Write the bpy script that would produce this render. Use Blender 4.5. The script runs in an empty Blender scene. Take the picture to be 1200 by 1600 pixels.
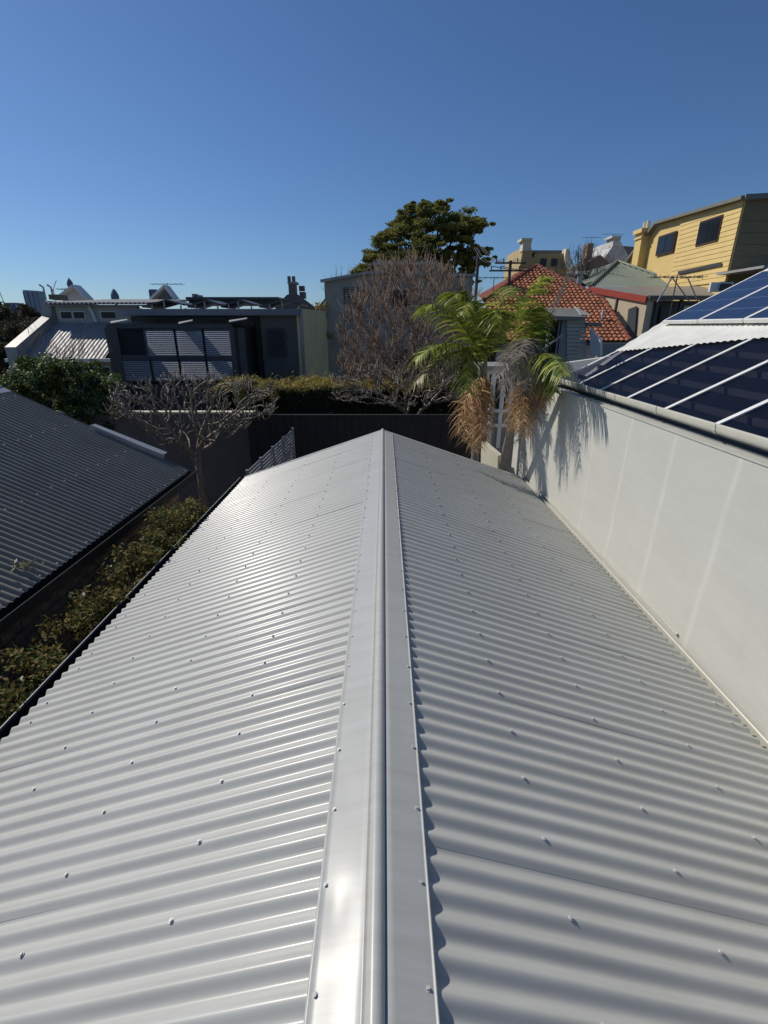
import bpy, math, random
from mathutils import Vector, Matrix
R = math.radians
scene = bpy.context.scene
C = scene.collection

# ------------------------------------------------------------------ camera
CAMZ = 5.2
PITCH = R(21.1)
CT, ST, K = math.cos(PITCH), math.sin(PITCH), 750.0
cam = bpy.data.cameras.new('camera')
camo = bpy.data.objects.new('camera', cam); C.objects.link(camo)
camo.location = (0, 0, CAMZ); camo.rotation_euler = (math.pi/2 - PITCH, 0, 0)
cam.sensor_fit = 'VERTICAL'; cam.sensor_height = 24.0; cam.lens = K/1600*24.0
cam.clip_start = 0.05; cam.clip_end = 9000
scene.camera = camo
# ------------------------------------------------------------------ sky, sun
SUN = Vector((-0.635, 0.385, 0.67)).normalized()
el = math.asin(SUN.z)
w = bpy.data.worlds.new("World"); scene.world = w; w.use_nodes = True
nt = w.node_tree; nt.nodes.clear()
sky = nt.nodes.new('ShaderNodeTexSky'); sky.sky_type = 'NISHITA'; sky.sun_disc = False
sky.sun_elevation = el; sky.sun_rotation = math.atan2(SUN.x, SUN.y)
sky.altitude = 0; sky.air_density = 0.95; sky.dust_density = 0.35; sky.ozone_density = 4.0
bg = nt.nodes.new('ShaderNodeBackground'); bg.inputs[1].default_value = 0.082
wo = nt.nodes.new('ShaderNodeOutputWorld')
tint = nt.nodes.new('ShaderNodeMix'); tint.data_type = 'RGBA'; tint.blend_type = 'MULTIPLY'; tint.inputs[0].default_value = 1.0
tint.inputs[7].default_value = (.67, .86, 1.09, 1)
nt.links.new(sky.outputs[0], tint.inputs[6]); nt.links.new(tint.outputs[2], bg.inputs[0]); nt.links.new(bg.outputs[0], wo.inputs[0])
sl = bpy.data.lights.new('sun', 'SUN'); sl.energy = 4.2; sl.angle = R(0.53); sl.color = (1.0, 0.94, 0.84)
so = bpy.data.objects.new('sun', sl); C.objects.link(so)
so.rotation_euler = SUN.to_track_quat('Z', 'Y').to_euler(); so.location = (-20, 20, 30)
vs = scene.view_settings
vs.view_transform = 'Standard'; vs.look = 'None'; vs.gamma = 1; vs.use_curve_mapping = False
vs.exposure = -0.18

# ------------------------------------------------------------------ helpers
def ray(px, py):
    xc = (px-600)/K; yc = (py-800)/K
    return xc, CT - yc*ST, ST + yc*CT          # right, forward, down
def WY(px, py, Y):
    x, f, d = ray(px, py); t = Y/f
    return Vector((x*t, Y, CAMZ-d*t))
def WX(px, py, X):
    x, f, d = ray(px, py); t = X/x
    return Vector((X, f*t, CAMZ-d*t))
def V(*a): return Vector(a)

def mat(name, col, rough=0.6, metal=0.0, var=0.12, scale=6.0, bump=0.0, bscale=40.0, spec=0.5, var2=None):
    m = bpy.data.materials.new(name); m.use_nodes = True
    t = m.node_tree; p = t.nodes['Principled BSDF']
    p.inputs['Roughness'].default_value = rough; p.inputs['Metallic'].default_value = metal
    p.inputs['Specular IOR Level'].default_value = spec
    tc = t.nodes.new('ShaderNodeTexCoord')
    n = t.nodes.new('ShaderNodeTexNoise'); n.inputs['Scale'].default_value = scale; n.inputs['Detail'].default_value = 6
    n.inputs['Roughness'].default_value = 0.65
    r = t.nodes.new('ShaderNodeValToRGB')
    a = [max(0, c*(1-var)) for c in col]; b = [min(1, c*(1+var)) for c in (var2 or col)]
    r.color_ramp.elements[0].position = 0.3; r.color_ramp.elements[1].position = 0.7
    r.color_ramp.elements[0].color = (*a, 1); r.color_ramp.elements[1].color = (*b, 1)
    t.links.new(tc.outputs['Object'], n.inputs['Vector']); t.links.new(n.outputs['Fac'], r.inputs['Fac'])
    t.links.new(r.outputs['Color'], p.inputs['Base Color'])
    if bump > 0:
        n2 = t.nodes.new('ShaderNodeTexNoise'); n2.inputs['Scale'].default_value = bscale; n2.inputs['Detail'].default_value = 8
        bp = t.nodes.new('ShaderNodeBump'); bp.inputs['Strength'].default_value = bump; bp.inputs['Distance'].default_value = 0.02
        t.links.new(tc.outputs['Object'], n2.inputs['Vector'])
        t.links.new(n2.outputs['Fac'], bp.inputs['Height']); t.links.new(bp.outputs['Normal'], p.inputs['Normal'])
    return m

def leafmat(name, stops, rough=0.45, trans=0.25):
    m = bpy.data.materials.new(name); m.use_nodes = True
    t = m.node_tree; p = t.nodes['Principled BSDF']; p.inputs['Roughness'].default_value = rough
    g = t.nodes.new('ShaderNodeNewGeometry'); r = t.nodes.new('ShaderNodeValToRGB')
    els = r.color_ramp.elements
    for i, c in enumerate(stops):
        pos = i/(len(stops)-1)
        e = els[0] if i == 0 else (els[1] if i == len(stops)-1 else els.new(pos))
        e.position = pos; e.color = (*c, 1)
    t.links.new(g.outputs['Random Per Island'], r.inputs['Fac'])
    t.links.new(r.outputs['Color'], p.inputs['Base Color'])
    tr = t.nodes.new('ShaderNodeBsdfTranslucent'); t.links.new(r.outputs['Color'], tr.inputs['Color'])
    mx = t.nodes.new('ShaderNodeMixShader'); mx.inputs[0].default_value = trans
    o = t.nodes['Material Output']
    t.links.new(p.outputs[0], mx.inputs[1]); t.links.new(tr.outputs[0], mx.inputs[2]); t.links.new(mx.outputs[0], o.inputs['Surface'])
    return m

def rootloc(o):
    while o is not None and o.parent is not None: o = o.parent
    return o.location.copy() if o is not None else V(0, 0, 0)

class MB:
    def __init__(s): s.v = []; s.f = []
    def quad(s, a, b, c, d):
        n = len(s.v); s.v += [a, b, c, d]; s.f.append((n, n+1, n+2, n+3)); return s
    def poly(s, pts):
        n = len(s.v); s.v += list(pts); s.f.append(tuple(range(n, n+len(pts)))); return s
    def prism(s, pts, ext):            # polygon extruded by vector ext
        n = len(s.v); k = len(pts); ext = Vector(ext)
        s.v += [Vector(p) for p in pts] + [Vector(p)+ext for p in pts]
        s.f.append(tuple(range(n, n+k))); s.f.append(tuple(range(n+2*k-1, n+k-1, -1)))
        for i in range(k):
            j = (i+1) % k; s.f.append((n+i, n+k+i, n+k+j, n+j))
        return s
    def box(s, x0, x1, y0, y1, z0, z1):
        return s.prism([(x0, y0, z0), (x1, y0, z0), (x1, y1, z0), (x0, y1, z0)], (0, 0, z1-z0))
    def bar(s, a, b, w, h, up=(0, 0, 1)):   # rectangular bar centred on a-b
        a = Vector(a); b = Vector(b); d = (b-a).normalized(); up = Vector(up)
        sd = d.cross(up)
        if sd.length < 1e-4: sd = d.cross(Vector((1, 0, 0)))
        sd.normalize(); u = sd.cross(d).normalized()
        p = [a - sd*w/2 - u*h/2, a + sd*w/2 - u*h/2, a + sd*w/2 + u*h/2, a - sd*w/2 + u*h/2]
        return s.prism(p, b-a)
    def tube(s, pts, rs, n=6, cap=True):
        base = len(s.v); k = len(pts); pts = [Vector(p) for p in pts]
        ref = None
        for i, p in enumerate(pts):
            d = (pts[min(i+1, k-1)] - pts[max(i-1, 0)])
            d = d.normalized() if d.length > 1e-9 else V(0, 0, 1)
            if ref is None: ref = Vector((0, 1, 0)) if abs(d.y) < 0.9 else Vector((1, 0, 0))
            a = d.cross(ref).normalized(); b = d.cross(a).normalized(); ref = (b.cross(d) if False else ref)
            r = rs[i] if hasattr(rs, '__len__') else rs
            for j in range(n):
                an = 2*math.pi*j/n; s.v.append(p + a*math.cos(an)*r + b*math.sin(an)*r)
        for i in range(k-1):
            for j in range(n):
                q = (j+1) % n
                s.f.append((base+i*n+j, base+i*n+q, base+(i+1)*n+q, base+(i+1)*n+j))
        if cap:
            s.f.append(tuple(base+j for j in range(n-1, -1, -1))); s.f.append(tuple(base+(k-1)*n+j for j in range(n)))
        return s
    def sweep(s, prof, y0, y1, x0=0, z0=0, n=1):   # open profile (x,z) swept along y
        b = len(s.v); k = len(prof)
        for i in range(n+1):
            y = y0+(y1-y0)*i/n
            s.v += [Vector((x0+p[0], y, z0+p[1])) for p in prof]
        for i in range(n):
            for j in range(k-1):
                s.f.append((b+i*k+j, b+i*k+j+1, b+(i+1)*k+j+1, b+(i+1)*k+j))
        return s
    def build(s, name, m, parent=None, smooth=False, kind=None):
        L = rootloc(parent) if parent is not None else V(0, 0, 0)
        me = bpy.data.meshes.new(name)
        me.from_pydata([tuple(Vector(v)-L) for v in s.v], [], s.f); me.update()
        me.materials.append(m)
        if smooth: me.polygons.foreach_set('use_smooth', [True]*len(me.polygons))
        o = bpy.data.objects.new(name, me); C.objects.link(o)
        if parent is not None: o.parent = parent
        if kind: o['kind'] = kind
        return o

def inst(name, mesh, loc, parent, rot=None, scl=None):
    o = bpy.data.objects.new(name, mesh); C.objects.link(o)
    o.parent = parent; o.location = Vector(loc) - rootloc(parent)
    if rot is not None: o.rotation_euler = rot
    if scl is not None: o.scale = scl
    return o
def thing(name, label, cat, loc, group=None):
    o = bpy.data.objects.new(name, None); C.objects.link(o); o.location = loc
    o.empty_display_size = 0.2
    o['label'] = label; o['category'] = cat
    if group: o['group'] = group
    return o
def tag(o, label, cat, group=None):
    o['label'] = label; o['category'] = cat
    if group: o['group'] = group
    return o
def fbox(mb, px0, py0, px1, py1, Y, depth=0.05):
    pm = (py0+py1)/2
    x0 = WY(px0, pm, Y).x; x1 = WY(px1, pm, Y).x; z1 = WY(600, py0, Y).z; z0 = WY(600, py1, Y).z
    mb.box(x0, x1, Y, Y+depth, z0, z1); return (x0, x1, z0, z1)

def corr(O, u, d, nrm, w0, w1, lo, hi, pitch=0.076, amp=0.0085, seg=8, nl=1, off=None, thick=0.0, phase=0.0):
    """corrugated sheet: ribs run along d, repeat along u; lo/hi(w) give the start and end along d"""
    mb = MB(); O = Vector(O); u = Vector(u).normalized(); d = Vector(d).normalized(); nrm = Vector(nrm).normalized()
    n = max(1, int(round((w1-w0)/pitch*seg)))
    for layer in ([0, 1] if thick > 0 else [0]):
        b = len(mb.v)
        for i in range(n+1):
            wv = w0+(w1-w0)*i/n; h = amp*math.cos(2*math.pi*(wv-phase)/pitch) - layer*thick
            if off: h += off((wv-w0)/(w1-w0))
            a = lo(wv) if callable(lo) else lo; e = hi(wv) if callable(hi) else hi
            for j in range(nl+1):
                mb.v.append(O + u*wv + d*(a+(e-a)*j/nl) + nrm*h)
        for i in range(n):
            for j in range(nl):
                q = (b+i*(nl+1)+j, b+(i+1)*(nl+1)+j, b+(i+1)*(nl+1)+j+1, b+i*(nl+1)+j+1)
                mb.f.append(q if layer == 0 else q[::-1])
    if thick > 0:      # cut edges get vertices of their own so that they do not bend the shading of the sheet
        m_ = (n+1)*(nl+1)
        def edge(p, q):
            k = len(mb.v); mb.v += [mb.v[p].copy(), mb.v[q].copy(), mb.v[q+m_].copy(), mb.v[p+m_].copy()]; mb.f.append((k, k+1, k+2, k+3))
        for i in range(n):
            for j in (0, nl): edge(i*(nl+1)+j, (i+1)*(nl+1)+j)
        for i in (0, n):
            for j in range(nl): edge(i*(nl+1)+j, i*(nl+1)+j+1)
    return mb

def leaf(mb, c, s, rng, up=0.3, asp=0.45):
    d = V(rng.gauss(0, 1), rng.gauss(0, 1), rng.gauss(0, 1)).normalized()
    n = V(rng.gauss(0, 1), rng.gauss(0, 1), rng.gauss(0, 1)+up*3).normalized()
    sd = d.cross(n)
    if sd.length < 1e-3: return
    sd.normalize(); sd *= s*asp*0.5
    b = len(mb.v)
    mb.v += [c - d*s*0.5, c + sd, c + d*s*0.5, c - sd]
    mb.f.append((b, b+1, b+2, b+3))
def cloud(mb, c, r, n, size, rng, shell=0.55, asp=0.5, up=0.3):
    c = Vector(c)
    for _ in range(n):
        v = V(rng.gauss(0, 1), rng.gauss(0, 1), rng.gauss(0, 1)).normalized()
        k = shell + (1-shell)*rng.random()
        k *= 0.9+0.18*math.sin(v.x*7+c.x*3)*math.cos(v.y*6+c.z*2)
        leaf(mb, c + V(v.x*r[0], v.y*r[1], v.z*r[2])*k, size*rng.uniform(.6, 1.35), rng, up, asp)
def blob(mb, c, r, rng, seg=8):       # rough inner mass of dark twigs so that crowns are not see-through
    b = len(mb.v); rings = seg//2+1
    for i in range(rings+1):
        th = math.pi*i/rings
        for j in range(seg):
            ph = 2*math.pi*j/seg; k = rng.uniform(.75, 1.05)
            mb.v.append(V(c[0]+r[0]*k*math.sin(th)*math.cos(ph), c[1]+r[1]*k*math.sin(th)*math.sin(ph), c[2]+r[2]*k*math.cos(th)))
    for i in range(rings):
        for j in range(seg):
            q = (j+1) % seg
            mb.f.append((b+i*seg+j, b+i*seg+q, b+(i+1)*seg+q, b+(i+1)*seg+j))

# ------------------------------------------------------------------ materials
M_roof = mat('pale_painted_steel', (.468, .474, .446), .50, 0.0, .05, 2.2, spec=.25)
M_cap = mat('pale_painted_steel_cap', (.468, .474, .450), .5, 0.0, .04, 2.0, spec=.25)
for m_, cw in ((M_roof, .3), (M_cap, .0)):
    p_ = m_.node_tree.nodes['Principled BSDF']; p_.inputs['Coat Weight'].default_value = cw; p_.inputs['Coat Roughness'].default_value = .2
    # dusty film and faint run-off streaks down the slope
    t_ = m_.node_tree; tc_ = t_.nodes['Texture Coordinate']; mp_ = t_.nodes.new('ShaderNodeMapping'); mp_.inputs['Scale'].default_value = (.7, 9, .7)
    n_ = t_.nodes.new('ShaderNodeTexNoise'); n_.inputs['Scale'].default_value = 2.5; n_.inputs['Detail'].default_value = 9; n_.inputs['Roughness'].default_value = .7
    r_ = t_.nodes.new('ShaderNodeValToRGB'); r_.color_ramp.elements[0].position = .32; r_.color_ramp.elements[1].position = .62
    r_.color_ramp.elements[0].color = (.86, .85, .83, 1); r_.color_ramp.elements[1].color = (1, 1, 1, 1)
    x_ = t_.nodes.new('ShaderNodeMix'); x_.data_type = 'RGBA'; x_.blend_type = 'MULTIPLY'; x_.inputs[0].default_value = .8
    src_ = p_.inputs['Base Color'].links[0].from_socket
    t_.links.new(tc_.outputs['Object'], mp_.inputs[0]); t_.links.new(mp_.outputs[0], n_.inputs['Vector']); t_.links.new(n_.outputs['Fac'], r_.inputs[0])
    t_.links.new(src_, x_.inputs[6]); t_.links.new(r_.outputs[0], x_.inputs[7]); t_.links.new(x_.outputs[2], p_.inputs['Base Color'])
    mr_ = t_.nodes.new('ShaderNodeMapRange'); mr_.inputs['To Min'].default_value = .34 if cw else .34; mr_.inputs['To Max'].default_value = .14 if cw else .30
    t_.links.new(n_.outputs['Fac'], mr_.inputs[0]); t_.links.new(mr_.outputs[0], p_.inputs['Coat Roughness' if cw else 'Roughness'])
M_screw = mat('painted_screw', (.55, .55, .53), .55, .1, .05)
M_gut = mat('cream_gutter_paint', (.52, .51, .44), .4, 0, .08, 5)
M_darkroof = mat('charcoal_painted_steel', (.21, .205, .18), .55, 0, .12, 2.0, spec=.05)
M_darkmetal = mat('black_gutter_paint_and_shade', (.02, .021, .023), .4, 0, .1)
M_greymetal = mat('grey_flashing', (.33, .34, .35), .45, .3, .08)
M_brick = mat('brown_brick', (.22, .14, .09), .85, 0, .35, 8, .3, 60, var2=(.28, .20, .14))
M_mortar = mat('mortar', (.10, .09, .08), .9, 0, .15, 12, .3)
M_white = mat('white_paint', (.74, .73, .69), .6, 0, .07, 3)
M_cream = mat('cream_render', (.60, .57, .44), .8, 0, .12, 2.0, .2, 50)
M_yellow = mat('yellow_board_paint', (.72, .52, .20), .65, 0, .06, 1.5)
M_darkgrey = mat('charcoal_render', (.135, .13, .125), .8, 0, .12, 1.5, .15)
M_midgrey = mat('grey_render', (.25, .25, .25), .8, 0, .12, 1.2, .2)
M_blockwall = mat('weathered_beige_render', (.34, .31, .255), .85, 0, .22, 0.7, .2, 30)
M_alum = mat('grey_aluminium_slat', (.62, .65, .70), .4, .1, .05)
M_darkframe = mat('dark_frame', (.05, .055, .06), .5, 0, .1)
M_glassdark = mat('dark_window_glass', (.012, .014, .018), .2, 0, .1, spec=.35)
M_tile = mat('terracotta', (.25, .08, .038), .75, 0, .4, 3, .2, 60, var2=(.40, .145, .065))
M_tiledark = mat('dark_red_tile', (.22, .06, .035), .75, 0, .35, 4, .2, 60)
M_greenroof = mat('sage_green_steel', (.20, .225, .17), .5, 0, .08, 1.0)
M_beige = mat('beige_render', (.50, .41, .29), .8, 0, .08, 1.5)
M_redpaint = mat('red_fascia_paint', (.32, .05, .03), .5, 0, .15)
M_brown = mat('brown_roof_paint', (.13, .10, .085), .55, 0, .15)
M_black = mat('dark_interior', (.012, .012, .013), .8, 0, .1)
M_oldtin = mat('old_grey_iron', (.33, .32, .30), .55, .1, .2, 3)
M_whitetin = mat('white_corrugated_iron', (.76, .75, .69), .5, 0, .12, 4)
M_bark = mat('grey_bark', (.17, .15, .13), .85, 0, .3, 14, .4, 60)
M_frang = mat('pale_frangipani_bark', (.19, .155, .115), .7, 0, .3, 18, .3, 60)
M_twig = mat('reddish_bare_twig', (.25, .165, .11), .8, 0, .25, 10)
M_palmtrunk = mat('ringed_palm_trunk', (.20, .185, .165), .85, 0, .3, 20, .5, 60)
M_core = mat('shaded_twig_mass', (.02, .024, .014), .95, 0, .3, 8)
M_ground = mat('bare_soil_and_paving', (.10, .09, .075), .95, 0, .35, .6, .3, 12)
M_green = leafmat('glossy_green_leaf', [(.03, .055, .012), (.07, .12, .02), (.15, .20, .04)], .55)
M_shrub = leafmat('mixed_shrub_leaf', [(.04, .09, .015), (.09, .17, .02), (.18, .26, .04), (.22, .24, .05), (.24, .16, .04)], .8)
M_hedge = leafmat('hedge_leaf', [(.015, .028, .008), (.035, .05, .012), (.07, .07, .02)], .7, .1)  # shade on the hedge side painted in as a very dark green
M_hedgetop = leafmat('sunlit_yellow_leaf', [(.22, .24, .04), (.42, .32, .07), (.5, .33, .10)], .7)  # sunlight on the hedge top painted into a bright yellow leaf colour
M_tree = leafmat('fig_leaf', [(.08, .10, .025), (.19, .21, .045), (.34, .33, .08)], .85, .4)
M_tree2 = leafmat('olive_leaf', [(.10, .11, .02), (.20, .20, .04), (.30, .27, .06)], .7, .35)
M_palm = leafmat('palm_leaflet', [(.08, .14, .012), (.20, .29, .03), (.46, .47, .09)], .4, .35)
M_palmy = leafmat('yellow_palm_leaflet', [(.12, .14, .03), (.34, .25, .08), (.38, .28, .12)], .5, .3)
M_deadb = leafmat('brown_dead_palm', [(.30, .14, .055), (.58, .32, .12), (.74, .48, .22)], .7, .25)
M_deadg = leafmat('grey_dead_palm', [(.14, .12, .095), (.27, .24, .19), (.42, .38, .31)], .8, .2)
M_rachis = mat('frond_stalk', (.30, .26, .12), .6, 0, .2)
M_dry = leafmat('dry_scrub', [(.05, .035, .022), (.085, .06, .035), (.07, .075, .03)], .8, .2)
M_city = mat('pale_tower', (.30, .34, .40), .7, 0, .05, .02)
M_city2 = mat('grey_tower', (.14, .17, .22), .7, 0, .1, .02)
M_pole = mat('weathered_timber', (.08, .07, .06), .85, 0, .2)
M_stone = mat('white_rubble_stone', (.55, .54, .52), .9, 0, .35, 1.6, .5, 3)
M_darkfence = mat('charcoal_fence_paint', (.008, .008, .009), .7, 0, .15, 2)

# the tall neighbour wall: painted render with scuffs, patches and painted-in streaks of reflected light
def wallmat():
    m = mat('off_white_render', (.51, .507, .46), .75, 0, .035, 1.0, .06, 45)
    t = m.node_tree; p = t.nodes['Principled BSDF']
    tc = t.nodes['Texture Coordinate']
    mp = t.nodes.new('ShaderNodeMapping'); mp.inputs['Scale'].default_value = (1, .5, 2.2); mp.inputs['Rotation'].default_value = (.12, 0, 0)
    n = t.nodes.new('ShaderNodeTexNoise'); n.inputs['Scale'].default_value = 4; n.inputs['Detail'].default_value = 10
    n.inputs['Roughness'].default_value = .75
    r = t.nodes.new('ShaderNodeValToRGB'); r.color_ramp.elements[0].position = .35; r.color_ramp.elements[1].position = .7
    r.color_ramp.elements[0].color = (.955, .95, .94, 1); r.color_ramp.elements[1].color = (1.05, 1.05, 1.04, 1)
    mx = t.nodes.new('ShaderNodeMix'); mx.data_type = 'RGBA'; mx.blend_type = 'MULTIPLY'; mx.inputs[0].default_value = .8
    src = p.inputs['Base Color'].links[0].from_socket
    t.links.new(tc.outputs['Object'], mp.inputs['Vector']); t.links.new(mp.outputs[0], n.inputs['Vector'])
    t.links.new(n.outputs['Fac'], r.inputs['Fac'])
    t.links.new(src, mx.inputs[6]); t.links.new(r.outputs['Color'], mx.inputs[7])
    # reflected light streaks painted in: soft paler vertical bands with ragged edges
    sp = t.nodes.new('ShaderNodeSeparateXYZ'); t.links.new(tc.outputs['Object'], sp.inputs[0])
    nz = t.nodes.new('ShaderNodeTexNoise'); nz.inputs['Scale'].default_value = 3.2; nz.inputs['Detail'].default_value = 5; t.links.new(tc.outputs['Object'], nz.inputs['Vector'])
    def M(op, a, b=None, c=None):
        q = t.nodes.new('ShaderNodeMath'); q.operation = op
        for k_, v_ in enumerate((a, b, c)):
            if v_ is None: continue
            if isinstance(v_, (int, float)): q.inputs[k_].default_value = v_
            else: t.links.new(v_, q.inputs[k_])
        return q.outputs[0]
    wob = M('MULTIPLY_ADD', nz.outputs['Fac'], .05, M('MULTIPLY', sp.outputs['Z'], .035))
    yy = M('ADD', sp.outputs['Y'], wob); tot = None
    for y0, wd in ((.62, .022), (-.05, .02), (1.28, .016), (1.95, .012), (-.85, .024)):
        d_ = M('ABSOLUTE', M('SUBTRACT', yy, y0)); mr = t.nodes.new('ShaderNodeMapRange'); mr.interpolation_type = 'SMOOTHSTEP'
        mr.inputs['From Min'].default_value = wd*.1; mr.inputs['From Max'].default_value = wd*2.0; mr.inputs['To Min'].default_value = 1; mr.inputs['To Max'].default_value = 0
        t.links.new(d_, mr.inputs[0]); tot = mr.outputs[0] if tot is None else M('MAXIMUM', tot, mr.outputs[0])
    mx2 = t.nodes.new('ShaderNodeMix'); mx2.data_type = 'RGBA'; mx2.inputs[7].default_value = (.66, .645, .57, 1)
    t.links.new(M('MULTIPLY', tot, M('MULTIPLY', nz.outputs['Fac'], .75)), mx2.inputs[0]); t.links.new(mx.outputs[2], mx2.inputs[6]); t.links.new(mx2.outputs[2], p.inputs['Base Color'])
    return m
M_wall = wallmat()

def tinted_glass():
    m = bpy.data.materials.new('blue_tinted_glass'); m.use_nodes = True
    t = m.node_tree; t.nodes.clear()
    tr = t.nodes.new('ShaderNodeBsdfTransparent'); tr.inputs[0].default_value = (.60, .60, .64, 1)
    gl = t.nodes.new('ShaderNodeBsdfPrincipled'); gl.inputs['Base Color'].default_value = (.02, .03, .07, 1); gl.inputs['Roughness'].default_value = .08
    mx = t.nodes.new('ShaderNodeMixShader'); mx.inputs[0].default_value = .17
    o = t.nodes.new('ShaderNodeOutputMaterial')
    t.links.new(tr.outputs[0], mx.inputs[1]); t.links.new(gl.outputs[0], mx.inputs[2]); t.links.new(mx.outputs[0], o.inputs[0])
    return m
M_tint = tinted_glass()
def pvmat():
    m = bpy.data.materials.new('solar_cells'); m.use_nodes = True
    t = m.node_tree; p = t.nodes['Principled BSDF']; p.inputs['Roughness'].default_value = .12
    tc = t.nodes.new('ShaderNodeTexCoord'); b = t.nodes.new('ShaderNodeTexBrick')
    b.offset = 0; b.inputs['Scale'].default_value = 1.0; b.inputs['Brick Width'].default_value = .155; b.inputs['Row Height'].default_value = .155
    b.inputs['Mortar Size'].default_value = .004
    b.inputs['Color1'].default_value = (.016, .028, .068, 1); b.inputs['Color2'].default_value = (.022, .036, .085, 1); b.inputs['Mortar'].default_value = (.10, .14, .22, 1)
    t.links.new(tc.outputs['UV'], b.inputs['Vector']); t.links.new(b.outputs['Color'], p.inputs['Base Color'])
    return m
M_pv = pvmat()

# ================================================================== SETTING
g = MB(); g.quad(V(-6000, -60, 0), V(6000, -60, 0), V(6000, 8000, 0), V(-6000, 8000, 0))
g.build('ground', M_ground, kind='structure')

# ================================================================== 1. OWN ROOF
SL = math.atan(0.342); CX = -0.02; RZ = CAMZ-1.405
XR, XL = 2.05, -2.09
PH = 0.866; P = 0.076
house = thing('metal_roofed_outbuilding', 'outbuilding with long pale grey corrugated gable roof running away below the viewer', 'building', (0, 3, 0))
Y0, YE = -1.27, 6.93
b = MB(); b.box(XL+.16, XR-.16, -1.2, YE-.25, 0, 3.0)
b.prism([(XL+.16, YE-.26, 3.0), (XR-.16, YE-.26, 3.0), (CX, YE-.26, RZ-.05)], (0, -.05, 0))
b.build('wall', M_white, house)
nsh = int(math.ceil((YE-Y0)/.762))
lap0 = PH+2*P - 3*.762
for side in (1, -1):
    d = V(side*math.cos(SL), 0, -math.sin(SL)); n = V(side*math.sin(SL), 0, math.cos(SL))
    L = ((XR-CX) if side == 1 else (CX-XL))/math.cos(SL)
    O = V(CX, 0, RZ)
    for i in range(11):
        ya = lap0+i*.762 - P*.34; yb = lap0+(i+1)*.762+P*.5
        if yb > YE: yb = YE
        rr = random.Random(i*7+side)
        k1, k2 = 0, rr.uniform(.0003, .0009)
        mb = corr(O, (0, 1, 0), d, n, ya, yb, .012, L+rr.uniform(-.003, .003), P, .0087, 18, 6,
                  off=lambda f, k2=k2: (1-f)*k2, thick=.0009, phase=PH)
        # very slight oil canning so that reflections are not perfectly straight
        for idx, v in enumerate(mb.v):
            s_ = (v-O).dot(d); mb.v[idx] = v + n*(.0011*math.sin(s_*3.1+i*1.7)*math.sin(v.y*5.3+side))
        mb.build('roof_sheet', M_roof, house, smooth=True)

# hex head screws
sm = MB()
for (r, z0, z1, k) in ((.0075, 0, .0015, 12), (.0050, .0015, .0062, 6)):
    sm.prism([(r*math.cos(2*math.pi*i/k), r*math.sin(2*math.pi*i/k), z0) for i in range(k)], (0, 0, z1-z0))
me_screw = bpy.data.meshes.new('screw'); me_screw.from_pydata([tuple(v) for v in sm.v], [], sm.f); me_screw.materials.append(M_screw)
rs = random.Random(5)
rowsR = [.53, 1.0, 1.48, 1.95]; rowsL = [-.61, -1.09, -1.56, -1.98]
for side, rows in ((1, rowsR), (-1, rowsL)):
    for ri, xr in enumerate(rows):
        for k in range(-2, 27):
            y = PH + k*3*P + (P if (ri == 3 and k % 2) else 0)
            if y > YE-.04 or y < .3: continue
            x = xr + rs.uniform(-.006, .006)
            z = RZ - abs(x-CX)*.342 + .0104/math.cos(SL)
            inst('screw', me_screw, (x, y, z), house, (rs.uniform(-.06, .06), side*SL+rs.uniform(-.06, .06), rs.uniform(0, 1)))

# ridge capping: two lengths with a raised roll along the middle
def capprof():
    pr = []; wl = -.178; wr = .119
    def plane(x): return -abs(x-CX)*.342 + .0100
    pr.append((wl-.003, plane(wl)-.010)); pr.append((wl-.001, plane(wl)+.000)); pr.append((wl+.003, plane(wl+.003)+.0032)); pr.append((wl+.006, plane(wl+.006)+.0015))
    for k in range(1, 9): x = wl+.006+(-.052-wl-.006)*k/8; pr.append((x, plane(x)+.0012))
    pr.append((-.046, plane(-.046)+.0035))
    r = .0225; cx = -.0195; cz = -.004
    for k in range(0, 13):
        a = math.pi*(1-k/12)*1.0
        pr.append((cx+r*math.cos(a), cz+r*math.sin(a)*.98+.002))
    pr.append((.009, plane(.009)+.001))
    for k in range(1, 7): x = .009+(wr-.005-.009)*k/6; pr.append((x, plane(x)+.0012))
    pr.append((wr-.001, plane(wr)+.0012)); pr.append((wr, plane(wr)+.0034)); pr.append((wr+.0025, plane(wr)+.0040)); pr.append((wr+.005, plane(wr)+.0022)); pr.append((wr+.0055, plane(wr)-.0015)); pr.append((wr+.001, plane(wr)-.002))
    return pr
prof = capprof()
def dent(x, y):
    h = 0
    for (cx, cy, sx, sy, a) in ((-.125, .80, .035, .07, -.0045), (-.10, .58, .05, .10, -.0035), (-.12, 1.15, .03, .08, -.0015), (-.11, 3.3, .04, .25, .0015), (-.1, 2.1, .03, .12, -.001), (.07, 1.4, .03, .12, -.0008)):
        h += a*math.exp(-((x-cx)/sx)**2-((y-cy)/sy)**2)
    if x < -.05 : h += .0007*math.sin(y*9.1)+.0005*math.sin(y*3.7+1)
    return h
for (ya, yb, dz) in ((-1.25, 3.50, .0035), (3.44, YE+.012, 0)):
    mb = MB(); mb.sweep(prof, ya, yb, 0, RZ+dz, int((yb-ya)/.014))
    for i, v in enumerate(mb.v): mb.v[i] = v + V(0, 0, dent(v.x, v.y))
    mb.build('ridge_cap', M_cap, house, smooth=True)
for side, xx in ((-1, -.160), (1, .105)):
    for k in range(-2, 27):
        y = PH + k*3*P
        if y > YE-.04 or y < .3: continue
        z = RZ - abs(xx-CX)*.342 + .0135
        inst('screw', me_screw, (xx+rs.uniform(-.004, .004), y+rs.uniform(-.006, .006), z), house, (0, side*SL, rs.uniform(0, 1)), (.95, .95, 1.1))
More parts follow.
